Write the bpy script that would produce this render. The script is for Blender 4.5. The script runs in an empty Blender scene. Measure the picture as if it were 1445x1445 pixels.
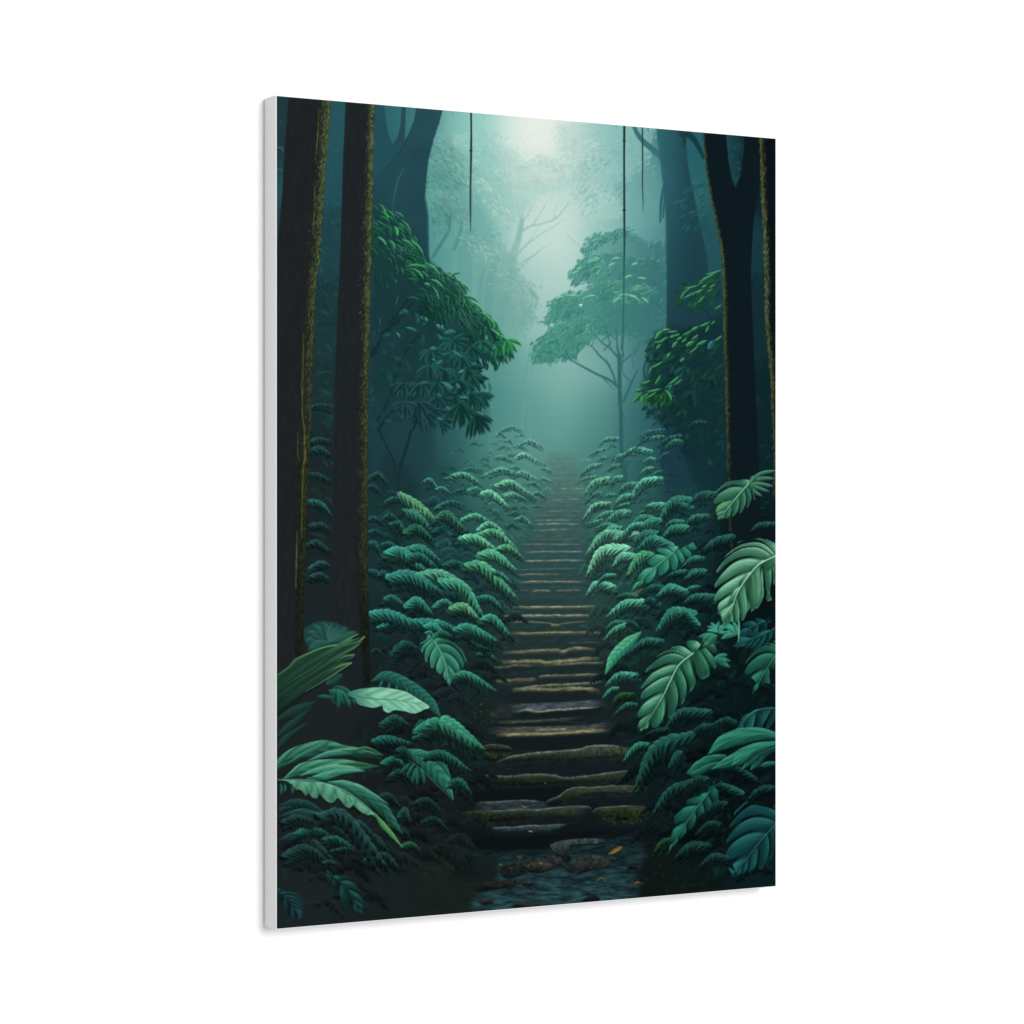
import bpy, bmesh, math
from mathutils import Vector
scene = bpy.context.scene
# ---- camera: level, seen a little from the left with a long lens ---------------------------------------------
CH, CW, CT, CZ = 0.6096, 0.4572, 0.0190, 1.50        # canvas height, width, depth, height of its centre on the wall
TH = math.asin(0.53043)
cam = bpy.data.cameras.new('camera'); cam.lens = 101.56; cam.sensor_width = 36; cam.clip_end = 100; cam.shift_y = 0.00038
cam_ob = bpy.data.objects.new('camera', cam); scene.collection.objects.link(cam_ob)
R, F = Vector((math.cos(TH), -math.sin(TH), 0)), Vector((math.sin(TH), math.cos(TH), 0))
cam_ob.location = Vector((-CW/2, 0, CZ))+R*(0.28281*CH)-F*(3.45994*CH)
cam_ob.rotation_euler = (math.pi/2, 0, -TH)
scene.camera = cam_ob
# ---- light: a bright white studio, one large softbox in front, up and to the right ---------------------------
world = bpy.data.worlds.new('World'); scene.world = world; world.use_nodes = True
bgn = world.node_tree.nodes['Background']; bgn.inputs[0].default_value = (1, 1, 1, 1); bgn.inputs[1].default_value = 0.64
lamp = bpy.data.lights.new('softbox', 'AREA'); lamp.shape = 'RECTANGLE'; lamp.size = 2.2; lamp.size_y = 2.2; lamp.energy = 150
lamp_ob = bpy.data.objects.new('softbox', lamp); scene.collection.objects.link(lamp_ob)
lamp_ob.location = (0.6, -3.7, CZ+1.0)
lamp_ob.rotation_euler = (Vector((0, 0, CZ))-lamp_ob.location).to_track_quat('-Z', 'Y').to_euler()
vs = scene.view_settings; vs.view_transform = 'Standard'; vs.look = 'None'; vs.exposure = 0; vs.gamma = 1; vs.use_curve_mapping = False
LIGHT_ON_FACE = 1.55                                   # light arriving on the face; inks are the picture divided by it

# ---- materials -----------------------------------------------------------------------------------------------
def material(name, rough, spec=.3):
    m = bpy.data.materials.new(name); m.use_nodes = True; nt = m.node_tree
    b = nt.nodes['Principled BSDF']; b.inputs['Roughness'].default_value = rough; b.inputs['Specular IOR Level'].default_value = spec
    return m, nt, b
def noise_bump(nt, b, scale, strength, dist):
    tc = nt.nodes.new('ShaderNodeTexCoord'); n = nt.nodes.new('ShaderNodeTexNoise'); n.inputs['Scale'].default_value = scale; n.inputs['Detail'].default_value = 4
    bp = nt.nodes.new('ShaderNodeBump'); bp.inputs['Strength'].default_value = strength; bp.inputs['Distance'].default_value = dist
    nt.links.new(tc.outputs['Object'], n.inputs['Vector']); nt.links.new(n.outputs['Fac'], bp.inputs['Height']); nt.links.new(bp.outputs['Normal'], b.inputs['Normal'])
    return tc, n
def weave(nt, b, strength):
    tc = nt.nodes.new('ShaderNodeTexCoord'); bp = nt.nodes.new('ShaderNodeBump'); bp.inputs['Strength'].default_value = strength; bp.inputs['Distance'].default_value = .0002
    mx = nt.nodes.new('ShaderNodeMath'); mx.operation = 'ADD'
    for k, d in enumerate('XZ'):
        w = nt.nodes.new('ShaderNodeTexWave'); w.bands_direction = d; w.inputs['Scale'].default_value = 320; w.inputs['Distortion'].default_value = .6
        nt.links.new(tc.outputs['Object'], w.inputs['Vector']); nt.links.new(w.outputs['Fac'], mx.inputs[k])
    nt.links.new(mx.outputs[0], bp.inputs['Height']); nt.links.new(bp.outputs['Normal'], b.inputs['Normal'])
m_wall, nt, b = material('white_wall_paint', .9, .1); b.inputs['Base Color'].default_value = (.86, .86, .86, 1); noise_bump(nt, b, 260, .04, .001)
m_cloth, nt, b = material('white_canvas_cloth', .85, .1); b.inputs['Base Color'].default_value = (.66, .66, .665, 1); weave(nt, b, .15)
m_print, nt, b = material('printed_canvas', .75, 0); weave(nt, b, .06)
ink = nt.nodes.new('ShaderNodeVertexColor'); ink.layer_name = 'ink'; nt.links.new(ink.outputs['Color'], b.inputs['Base Color'])

# ---- the wall it hangs on -------------------------------------------------------------------------------------
def link(name, mesh, mat, parent=None):
    o = bpy.data.objects.new(name, mesh); mesh.materials.append(mat); scene.collection.objects.link(o); o.parent = parent; return o
bm = bmesh.new()
wy = CT+.0010
vs_ = [bm.verts.new(v) for v in ((-3, wy, 0), (5, wy, 0), (5, wy, 3.4), (-3, wy, 3.4), (-3, wy+.1, 0), (5, wy+.1, 0), (5, wy+.1, 3.4), (-3, wy+.1, 3.4))]
for f in ((0, 1, 2, 3), (5, 4, 7, 6), (4, 0, 3, 7), (1, 5, 6, 2), (3, 2, 6, 7), (4, 5, 1, 0)): bm.faces.new([vs_[i] for i in f])
me = bpy.data.meshes.new('wall'); bm.to_mesh(me); bm.free()
wall = link('wall', me, m_wall); wall['kind'] = 'structure'

# ---------------------------------------------------------------------------
# THE PRINTED PICTURE: ink colours worked out stroke by stroke on a flat sheet
# (sheet units; the ink, with the canvas sheen at the left painted in, is later carried by the canvas face as a colour layer)
# ---------------------------------------------------------------------------
import numpy as np, math, random
SC = 1.6; X0, Y0, SW, SH = 382, 126, 722, 1196
BW, BH = int(SW*SC), int(SH*SC)
B = np.zeros((BH, BW, 3), np.float32)
rng = np.random.default_rng(7); random.seed(7)
A3 = lambda c: np.asarray(c, np.float32)
YY, XX = np.mgrid[0:BH, 0:BW].astype(np.float32)
XX = XX/SC + X0; YY = YY/SC + Y0

def vnoise(shape_x, shape_y, seed):
    """value noise over the sheet, cell size in sheet units"""
    r = np.random.default_rng(seed)
    nx, ny = int(SW/shape_x)+3, int(SH/shape_y)+3
    g = r.random((ny, nx)).astype(np.float32)
    gx = np.arange(BW)/SC/shape_x; gy = np.arange(BH)/SC/shape_y
    ix = gx.astype(int); iy = gy.astype(int)
    fx = gx-ix; fy = gy-iy
    fx = (fx*fx*(3-2*fx)).astype(np.float32)[None, :]; fy = (fy*fy*(3-2*fy)).astype(np.float32)[:, None]
    a = g[iy][:, ix]; b = g[iy][:, ix+1]; c = g[iy+1][:, ix]; d = g[iy+1][:, ix+1]
    return (a*(1-fx)+b*fx)*(1-fy)+(c*(1-fx)+d*fx)*fy

NF = vnoise(1.6, 1.6, 1); NS = vnoise(2.2, 7.0, 2); NM = vnoise(9, 9, 3); NB = vnoise(30, 30, 4); NH = vnoise(7, 1.6, 5); NV = vnoise(1.7, 14, 6)
NK = vnoise(4, 4, 8); NW = vnoise(16, 3.5, 9); NG = vnoise(1.1, 2.6, 10)

def box(x0, y0, x1, y1):
    a = max(0, int((x0-X0)*SC)); b = min(BW, int((x1-X0)*SC)+2)
    c = max(0, int((y0-Y0)*SC)); d = min(BH, int((y1-Y0)*SC)+2)
    return (slice(c, d), slice(a, b)) if b > a and d > c else None

def catmull(P, m):
    P = np.asarray(P, np.float32)
    if len(P) == 2: return P[0]+(P[1]-P[0])*np.linspace(0, 1, m+1, dtype=np.float32)[:, None]
    Q = np.vstack([2*P[0]-P[1], P, 2*P[-1]-P[-2]])
    u = np.linspace(0, 1, m, endpoint=False, dtype=np.float32)[:, None]
    out = []
    for i in range(len(P)-1):
        a, b, c, d = Q[i:i+4]
        out.append(0.5*((2*b)+(-a+c)*u+(2*a-5*b+4*c-d)*u*u+(-a+3*b-3*c+d)*u**3))
    return np.vstack(out+[P[-1:]])

def blend(sl, m, c):
    B[sl] += (c-B[sl])*m[..., None]

def ribbon(P, w, col, alpha=1.0, soft=0.9, m=5):
    """a tapered stroke; col is a colour or a function of t (along), s (across, -1 up .. 1 down)"""
    P = catmull(P, m); n = len(P)-1
    wa = np.asarray(w if np.ndim(w) else [w, w], np.float32)
    wt = np.interp(np.linspace(0, 1, n+1), np.linspace(0, 1, len(wa)), wa).astype(np.float32)
    wm = wt.max()+soft+1
    sl = box(P[:, 0].min()-wm, P[:, 1].min()-wm, P[:, 0].max()+wm, P[:, 1].max()+wm)
    if sl is None: return
    x, y = XX[sl], YY[sl]
    best = np.full(x.shape, 1e9, np.float32); T = np.zeros_like(best); D = np.zeros_like(best)
    for i in range(n):
        dx, dy = P[i+1]-P[i]; l2 = dx*dx+dy*dy+1e-9
        px, py = x-P[i, 0], y-P[i, 1]
        u = np.clip((px*dx+py*dy)/l2, 0, 1)
        ex, ey = px-u*dx, py-u*dy
        d2 = ex*ex+ey*ey
        k = d2 < best
        best = np.where(k, d2, best); T = np.where(k, (i+u)/n, T)
        D = np.where(k, np.sign(dx*py-dy*px), D)
    d = np.sqrt(best); W = np.interp(T, np.linspace(0, 1, n+1), wt).astype(np.float32)
    mask = np.clip((W-d)/soft+0.5, 0, 1)*alpha
    if callable(col):
        flip = 1.0 if P[-1, 0] >= P[0, 0] else -1.0
        col = col(T, np.clip(d/np.maximum(W, .3), 0, 1)*D*flip, sl)
    else: col = A3(col)
    blend(sl, mask, col)

def poly(P, col, alpha=1.0, soft=1.0, smooth=0):
    P = catmull(list(P)+[P[0]], smooth) if smooth else np.asarray(list(P)+[P[0]], np.float32)
    sl = box(P[:, 0].min()-soft-1, P[:, 1].min()-soft-1, P[:, 0].max()+soft+1, P[:, 1].max()+soft+1)
    if sl is None: return
    x, y = XX[sl], YY[sl]
    ins = np.zeros(x.shape, bool); best = np.full(x.shape, 1e9, np.float32)
    for i in range(len(P)-1):
        (ax, ay), (bx, by) = P[i], P[i+1]; dx, dy = bx-ax, by-ay
        if abs(dy) > 1e-9:
            ins ^= ((ay > y) != (by > y)) & (x < dx*(y-ay)/dy+ax)
        u = np.clip(((x-ax)*dx+(y-ay)*dy)/(dx*dx+dy*dy+1e-9), 0, 1)
        best = np.minimum(best, (x-ax-u*dx)**2+(y-ay-u*dy)**2)
    sd = np.sqrt(best)*np.where(ins, 1, -1)
    mask = np.clip(sd/soft+0.5, 0, 1)*alpha
    blend(sl, mask, col(sl) if callable(col) else A3(col))

def inside(P, n, seed):
    r = np.random.default_rng(seed); P = np.asarray(P, float); out = []
    lo, hi = P.min(0), P.max(0)
    while len(out) < n:
        x, y = lo+(hi-lo)*r.random(2); c = False
        for i in range(len(P)):
            ax, ay = P[i]; bx, by = P[i-1]
            if (ay > y) != (by > y) and x < (bx-ax)*(y-ay)/(by-ay)+ax: c = not c
        if c: out.append((x, y))
    return out

class tile:                                   # numbers measured on an enlarged part of the sheet
    def __init__(s, ox, oy, k): s.o = np.array([ox, oy], np.float32); s.k = k
    def __call__(s, *v):
        a = np.asarray(v, np.float32).reshape(-1, 2)
        return a/s.k+s.o

def mix(a, b, f):
    f = np.asarray(f, np.float32)
    if f.ndim: f = f[..., None]
    return A3(a)*(1-f)+A3(b)*f

def leafsh(base, hi=None, lo=None, nv=0, vk=.13, rib=None, tipk=0.0, k=1.4):
    base = A3(base); hi = base*1.3+8 if hi is None else A3(hi); lo = base*.5 if lo is None else A3(lo)
    def f(t, s, sl):
        u = (s+1)*.5
        c = np.where((u < .5)[..., None], mix(hi, base, np.clip(u*2, 0, 1)), mix(base, lo, np.clip((u-.5)*2, 0, 1)**k))
        if nv:
            v = np.sin(6.283*(nv*t-1.1*np.abs(s)))
            c = c*(1-vk*np.clip(v, 0, 1)**2+vk*.45*np.clip(-v, 0, 1))[..., None]
        if tipk: c = c*(1-tipk*t)[..., None]
        if rib is not None:
            c = mix(c, rib, np.clip(1-np.abs(s)*7, 0, 1)*np.clip(1.1-t, 0, 1)) if False else c+(A3(rib)-c)*(np.clip(1-np.abs(s)*7, 0, 1)*np.clip(1.1-t, 0, 1))[..., None]
        return c*(0.95+.1*NF[sl])[..., None]
    return f

PET = [.12, .62, .9, 1, .97, .85, .6, .05]            # petal outline
LOB = [.85, .93, 1, 1.03, 1.02, .95, .76, .2]            # blunt lobe

def petal(x, y, L, ang, w, col, bend=0.0, alpha=1.0, prof=PET, **k):
    c, s = math.cos(ang), math.sin(ang)
    c2, s2 = math.cos(ang+bend), math.sin(ang+bend)
    P = [(x, y), (x+c*L*.5, y+s*L*.5), (x+(c+c2)*L*.5, y+(s+s2)*L*.5)]
    ribbon(P, [w*q for q in prof], col, alpha, m=3, **k)

def smooth(a, b, v):
    v = np.clip((v-a)/(b-a), 0, 1); return v*v*(3-2*v)

def sheet(C, sides, shade, c=.8, alpha=1.0, soft=.9, sinus=None, curl=0.0):
    """a whole leaf blade round its midrib C. sides = (upper/left, lower/right), each a dict with
    T, W (outline), ph (turns a position along the rib into a lobe number), depth and pw of the notches between lobes"""
    seg = np.linalg.norm(np.diff(C, axis=0), axis=1); L = seg.sum(); cum = np.concatenate([[0], np.cumsum(seg)])/L
    wm = max(max(s['W']) for s in sides)+2
    sl = box(C[:, 0].min()-wm, C[:, 1].min()-wm, C[:, 0].max()+wm, C[:, 1].max()+wm)
    if sl is None: return
    x, y = XX[sl], YY[sl]
    best = np.full(x.shape, 1e9, np.float32); T = np.zeros_like(best); S = np.ones_like(best)
    for i in range(len(C)-1):
        dx, dy = C[i+1]-C[i]; l2 = dx*dx+dy*dy+1e-9
        px, py = x-C[i, 0], y-C[i, 1]
        u = np.clip((px*dx+py*dy)/l2, 0, 1)
        d2 = (px-u*dx)**2+(py-u*dy)**2
        k = d2 < best
        best = np.where(k, d2, best); T = np.where(k, cum[i]+u*(cum[i+1]-cum[i]), T)
        S = np.where(k, np.where(dx*py-dy*px >= 0, 1, -1), S)
    d = np.sqrt(best); flip = 1 if C[-1, 0] >= C[0, 0] else -1
    S = S*flip; tot = np.zeros_like(d); col = np.zeros(x.shape+(3,), np.float32)
    for sg, sd in ((-1, sides[0]), (1, sides[1])):
        W = np.interp(T, sd['T'], sd['W']).astype(np.float32)
        cT = c if np.isscalar(c) else c[0]+(c[1]-c[0])*T
        ph = sd['ph'](T-cT*d/L*(1-curl*d/np.maximum(W, 1))); f = ph-np.floor(ph); e = np.abs(2*f-1)
        We = W*(1-sd['depth']*e**sd['pw'])*jit(np.floor(ph)*1.7+3, sd.get('jit', 0))
        m = np.clip((We-d)/soft+.5, 0, 1)*(S == sg)
        if sinus is not None: m = m*np.clip((d-np.interp(T, *sinus))/soft+.5, 0, 1)
        tot += m; cc = shade(T, np.clip(d/np.maximum(W, .5), 0, 1), f, np.floor(ph), sg)
        col = np.where((S == sg)[..., None], cc, col)
    blend(sl, np.clip(tot, 0, 1)*alpha, np.clip(col*(.96+.08*NF[sl])[..., None], 0, 255))

def jit(k, a): return 1+a*np.sin(k*12.9898+k*k*.7)

def frond(P, w, col, n=None, flat=0.0, back=True):
    """arched, deeply cut leaf seen from the side: pointed lobes lean to the tip, longer below than above"""
    if not flat:
        P = A3(P); w = w*.95; P = P.mean(0)+(P-P.mean(0))*1.1
    col = A3(col)*rng.uniform(.78, .95)-A3((2, 0, 0)); hi = mix(col*1.42+16, col*1.05, flat); lo = mix(col*.42, col*.75, flat)
    pm = A3(P)[len(P)//2]; air = mist(*pm); far = float(np.clip((760-pm[1])/110, 0, 1)); lo = mix(lo, air*.9, .3+.6*far)
    if back and not flat:
        for k in range(2):
            Q = A3(P); Q = Q.mean(0)+(Q-Q.mean(0))*rng.uniform(.85, 1.15)+A3((rng.uniform(-5, 5), w*rng.uniform(.5, 1.0)))
            Q[-1] += A3((0, w*rng.uniform(-.3, .4))); frond(Q, w*rng.uniform(.55, .8), mix(mix(col, air*.9, rng.uniform(.6, .95)), (20, 60, 56), .2), None, .4, False)
    C = catmull(P, 8)
    L = np.linalg.norm(np.diff(C, axis=0), axis=1).sum()
    n = n or int(np.clip(L/np.interp(L, [25, 55], [4.6, 7]), 4, 10)); dp = np.interp(L, [25, 60], [.7, .56])
    tt = np.linspace(0, 1, 12); pr = (tt+.07)**.45*(1-tt)**.75*1.55; pr[-1] = .02
    if not flat: ribbon(C+A3((0, w*.7)), [w*.1, w*.5, w*.6, w*.5, w*.3, .2], mix(col*.25, air*.82, .35+.5*far), .42-.2*far, soft=w*.6+1, m=1)
    o = rng.uniform(0, 50); r1 = rng.uniform(.85, 1.15)
    mk = lambda W, dp, nn, pw: dict(T=tt, W=W, ph=lambda q: q*nn+o+.15*np.sin(q*17+o), depth=dp, pw=pw, jit=.13)
    def shade(T, s, f, k, sg):
        lobe = np.clip(1.35-1.25*f, 0, 1.1)*np.clip(f*7, .35, 1)              # each leaflet: lit along one edge, sinking to the next
        if sg < 0:
            c = mix(mix(col, hi, .5), hi, np.clip(s*1.3, 0, 1))*(1+(.30-.22*flat)*(lobe-.85)*np.clip(s*2.5, 0, 1))[..., None]
        else:
            c = mix(mix(mix(col, hi, .7), col, np.clip(s*2.2, 0, 1)), lo, np.clip(s*1.2-.4, 0, 1)*.75)
            c = c*(1+(.85-.5*flat)*(lobe-.9)*np.clip(s*3-.2, 0, 1))[..., None]+(hi-col)*.35*(np.exp(-((f-.3)/.14)**2)*np.clip(s*2, 0, 1)*np.clip(1.3-s, 0, 1)*(1-flat))[..., None]
        c = c*jit(k+(sg > 0)*7, .08)[..., None]
        return c*(1-.2*T*T*(1-flat)-.3*np.clip(.12-s, 0, .12)/.12*(sg > 0))[..., None]
    sheet(C, (mk(w*.44*pr*(1-.2*tt), .3, n, 2), mk(w*1.12*r1*pr, dp*.85, n, 1.9)), shade, c=1.2, curl=.1, soft=1+.9*far)

def monstera(rib, lobes, col, hi=None, lo=None, ribc=None, sc=1.0, depth=.66, pw=3.0, c=(-.35, 1.6)):
    """broad split leaf: the listed lobe tips fix its outline, slits run in between toward the midrib"""
    col = A3(col)*.95+A3((-4, -2, 3)); hi = col*1.28+14 if hi is None else A3(hi)*.97+A3((-6, 0, 2)); lo = col*.42 if lo is None else A3(lo)
    C0 = catmull(rib, 10); L0 = np.linalg.norm(np.diff(C0, axis=0), axis=1).sum()
    d0 = (C0[0]-C0[3]); d0 = d0/np.hypot(*d0)*L0*.38
    d1 = C0[-1]-C0[-4]; d1 = d1/np.hypot(*d1)*L0*.09
    C = np.vstack([C0[:1]+d0, C0[:1]+d0*.5, C0, C0[-1:]+d1])
    seg = np.linalg.norm(np.diff(C, axis=0), axis=1); L = seg.sum(); cum = np.concatenate([[0], np.cumsum(seg)])/L; t0 = cum[2]
    flip = 1 if C[-1, 0] >= C[0, 0] else -1
    G = {-1: [], 1: []}
    for f, tx, ty, w, b in lobes:
        bd = (1e9, 0, 1)
        for i in range(len(C)-1):
            dx, dy = C[i+1]-C[i]; px, py = tx-C[i, 0], ty-C[i, 1]; u = np.clip((px*dx+py*dy)/(dx*dx+dy*dy+1e-9), 0, 1)
            q = math.hypot(px-u*dx, py-u*dy)
            if q < bd[0]: bd = (q, cum[i]+u*(cum[i+1]-cum[i]), (1 if dx*py-dy*px >= 0 else -1)*flip)
        G[bd[2]].append((bd[1], bd[0]))
    sides = []
    for sg in (-1, 1):
        g = sorted(G[sg]) or [(.6, 2.0)]
        Ts = [a for a, b in g]; Ws = [b for a, b in g]
        lead = max(.01, Ts[0]-.10); tail = min(.995, Ts[-1]+.08)
        TT = [0, lead]+Ts+[1.0]; WW = [.1, Ws[0]*.45]+Ws+[.4]
        tau = np.array([a-(c[0]+(c[1]-c[0])*a)*b/L*1.35 for a, b in g]); tau = np.maximum.accumulate(tau+np.arange(len(tau))*1e-4)
        step = np.diff(tau).mean() if len(tau) > 1 else .2
        xs = np.concatenate([[tau[0]-4*step], tau, [tau[-1]+4*step]]); ys = np.concatenate([[-3.5], np.arange(len(tau))+.5, [len(tau)+3.5]])+20
        sides.append(dict(T=TT, W=WW, ph=(lambda q, xs=xs, ys=ys: np.interp(q, xs, ys)), depth=depth, pw=pw))
    sin = ([0, t0*.7, t0*.85], [L0*.07, L0*.02, 0])
    def shade(T, s, f, k, sg):
        e = np.abs(2*f-1); g = 1-np.abs(2*f-.75)/1.25
        b = np.clip(-.12+.8*np.clip(1.25-1.5*f, 0, 1)*np.clip(f*6, 0, 1)+.34*np.sin(s*3.1)-.14*sg-.3*s*s, 0, 1)
        cc = np.where((b < .5)[..., None], mix(lo*.6+col*.4, col, np.clip(b*2, 0, 1)), mix(col, hi, np.clip(b*2-1, 0, 1)))
        cc = cc*(1+.05*np.sin(f*31)*np.clip(s*2, 0, 1))[..., None]*jit(k+3*sg, .06)[..., None]
        cc = mix(cc, lo*.6, smooth(.68, .98, e)*np.clip(s*2.6-.2, 0, 1)*.95)
        cc = mix(cc, hi*1.08, np.exp(-((f-.5)/.035)**2)*.35*np.clip(1.1-s, 0, 1))
        cc = mix(cc, lo, np.clip(.16-s, 0, .16)/.16*.35)
        return mix(cc, hi*1.1, smooth(.9, .99, s)*.35)
    sheet(C, sides, shade, c=c, sinus=sin, soft=.9, curl=-.35)
    ribbon(rib, [.95*sc, .75*sc, .25*sc], ribc if ribc is not None else hi*1.08, .85, m=8)
    ribbon(A3(rib)+A3((.8, .8)), [.5*sc, .4*sc, .2], lo, .6, m=8)
# ---- mist and ground tone: colour samples blended smoothly, left darks lifted by painted sheen -------------------------------------------------
BG = [400,160,32,56,62, 470,170,38,84,90, 540,170,44,98,104, 590,170,60,120,122, 640,175,128,188,180, 680,178,152,206,196, 735,178,214,232,223,
770,185,242,242,236, 800,185,190,217,208, 850,190,140,190,185, 900,195,108,168,164, 950,200,50,95,100, 1000,205,38,90,95, 1060,210,20,45,52, 1090,215,14,30,38,
470,250,36,80,88, 540,250,35,75,85, 620,250,96,160,152, 680,250,135,192,184, 760,235,204,227,218, 800,250,170,208,200, 850,250,147,196,190, 900,250,110,168,165, 930,250,85,140,142, 980,250,40,95,100,
470,330,30,66,72, 540,330,34,74,82, 615,330,85,150,145, 680,330,124,181,174, 760,330,182,213,205, 790,320,192,217,209, 850,330,140,190,180, 900,310,112,168,165, 935,330,80,135,138, 985,330,34,80,88,
470,450,28,55,58, 540,450,30,60,66, 690,410,108,166,159, 740,400,150,195,186, 780,400,168,206,197, 700,460,100,160,153, 750,450,146,190,181, 790,450,150,192,184, 850,450,95,150,146, 920,450,62,116,118, 970,450,34,74,84, 1000,460,26,56,62,
700,520,85,146,141, 750,520,113,169,161, 800,520,130,181,171, 850,520,115,166,160, 900,520,74,130,130, 935,520,48,98,104, 990,540,22,48,54,
460,560,28,50,52, 550,560,30,60,66, 610,560,36,82,84, 650,560,58,108,106, 700,580,76,138,133, 740,580,95,155,148, 800,580,112,168,160, 850,580,88,144,138, 900,580,58,114,115, 935,580,36,80,88, 1000,600,20,46,52,
560,620,30,60,66, 600,620,34,72,76, 640,620,48,96,96, 700,620,78,138,130, 740,620,92,150,142, 790,620,97,155,147, 840,620,74,130,125, 900,620,50,104,104, 950,620,30,62,70, 1060,600,14,38,42,
560,680,26,50,52, 620,670,34,72,72, 680,660,62,118,110, 740,660,84,140,130, 790,660,86,142,134, 840,670,68,122,114, 900,680,46,96,94, 960,680,28,62,66, 1060,690,12,32,35,
560,740,28,54,55, 620,730,32,68,68, 690,720,50,98,92, 740,710,66,118,110, 790,700,74,116,108, 850,720,58,110,102, 900,730,42,86,82, 960,740,22,50,55, 1060,760,10,24,27,
560,800,26,48,50, 640,790,28,60,62, 700,790,38,76,75, 745,760,54,92,88, 790,750,58,92,88, 830,770,52,92,86, 890,790,36,76,72, 960,800,17,40,43, 1060,850,9,20,23,
560,880,24,42,44, 640,880,23,44,47, 700,860,30,54,54, 750,830,42,66,64, 800,830,44,68,65, 850,850,38,66,62, 900,870,26,54,52, 980,880,14,32,34, 1060,930,9,22,24,
560,960,24,34,36, 640,960,23,35,38, 700,930,28,42,42, 750,900,33,48,48, 800,900,34,50,49, 850,920,30,46,44, 920,950,18,36,36, 1000,980,11,26,28,
440,640,28,40,42, 440,800,28,38,40, 440,1000,30,36,38, 440,1150,27,33,35, 560,1060,24,30,32, 660,1040,24,33,34, 760,1000,24,31,33, 850,1000,22,32,33, 940,1050,14,27,29, 1060,1060,8,20,22,
420,1290,28,36,38, 520,1280,26,33,34, 560,1160,25,30,32, 640,1240,25,34,31, 660,1150,22,28,28, 760,1120,19,25,27, 850,1120,18,26,27, 900,1180,15,24,25, 1000,1180,9,18,19, 1085,1240,12,30,31, 960,1240,14,24,23, 760,1200,18,24,27]
bg = np.array(BG, np.float32).reshape(-1, 5)
q = 8
gx = XX[::q, ::q]; gy = YY[::q, ::q]
d2 = (gx[..., None]-bg[:, 0])**2+(gy[..., None]-bg[:, 1])**2
wt = np.exp(-d2/(2*26.0**2))+1e-3/(1+d2/400)**2
small = (wt[..., None]*bg[:, 2:]).sum(2)/wt.sum(2)[..., None]
iy = np.minimum(np.arange(BH)/q, small.shape[0]-1.001); ix = np.minimum(np.arange(BW)/q, small.shape[1]-1.001)
y0 = iy.astype(int); x0 = ix.astype(int); fy = (iy-y0)[:, None, None].astype(np.float32); fx = (ix-x0)[None, :, None].astype(np.float32)
B[:] = (small[y0][:, x0]*(1-fx)+small[y0][:, x0+1]*fx)*(1-fy)+(small[y0+1][:, x0]*(1-fx)+small[y0+1][:, x0+1]*fx)*fy
MIST = B.copy()
def mist(x, y):
    return MIST[int(np.clip((y-Y0)*SC, 0, BH-1)), int(np.clip((x-X0)*SC, 0, BW-1))]

def strokes(P, n, L, w, ang, spread, colf, alpha, seed, bend=.5):
    r = np.random.default_rng(seed); pts = sorted(inside(P, n, seed+50), key=lambda p: p[1])
    for x, y in pts:
        petal(x, y, L*r.uniform(.6, 1.3), ang+r.normal(0, spread), w*r.uniform(.7, 1.3), colf(x, y, r), bend*r.uniform(.3, 1), alpha*r.uniform(.5, 1), soft=1.2)

# ---- the misty canopy at the top ---------------------------------------------------------------------------
def mass(P, col, a, edge=6, n=60, L=7, seed=1, ang=.6):
    """a hazy crown: soft body, ragged rim of small leaves"""
    poly(P, col, a, edge, smooth=4)
    C = catmull(list(P)+[P[0]], 6); r = np.random.default_rng(seed)
    for i in range(n):
        p = C[r.integers(len(C))]+r.normal(0, edge*.5, 2)
        petal(p[0], p[1], L*r.uniform(.5, 1.3), ang+r.normal(0, .5), L*.2, col, .4, a*.8, soft=1.3)
mass([(600,230),(625,195),(640,205),(668,235),(690,280),(700,320),(680,335),(655,310),(635,300),(610,310),(598,280)], (92,158,150), .55, 9, 120, 8, 1, .7)
mass([(640,190),(672,185),(700,196),(740,225),(742,250),(770,262),(735,300),(700,320),(670,270),(650,230)], (135,196,187), .55, 10, 120, 8, 2, .5)
mass([(720,250),(735,230),(765,222),(790,228),(800,245),(802,262),(780,272),(752,270),(740,290),(715,310),(705,285)], (146,198,189), .6, 7, 110, 7, 3, .5)
mass([(788,172),(785,195),(792,212),(800,225),(806,250),(830,265),(860,262),(905,235),(920,190),(930,170)], (140,192,186), .55, 9, 110, 8, 4, 2.3)
mass([(800,262),(822,256),(850,262),(880,300),(840,310),(818,300),(806,285)], (160,205,197), .5, 7, 60, 6, 5, 2.2)
mass([(655,325),(690,335),(722,360),(735,395),(752,415),(745,445),(715,450),(690,430),(672,395)], (100,160,152), .5, 9, 120, 8, 6, .8)
mass([(610,335),(640,320),(668,330),(680,350),(660,345),(640,352),(625,345)], (98,162,153), .5, 6, 60, 7, 7, .7)
mass([(690,380),(720,385),(742,400),(751,425),(748,455),(730,470),(700,455)], (104,162,154), .55, 9, 90, 7, 8, .8)
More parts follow.
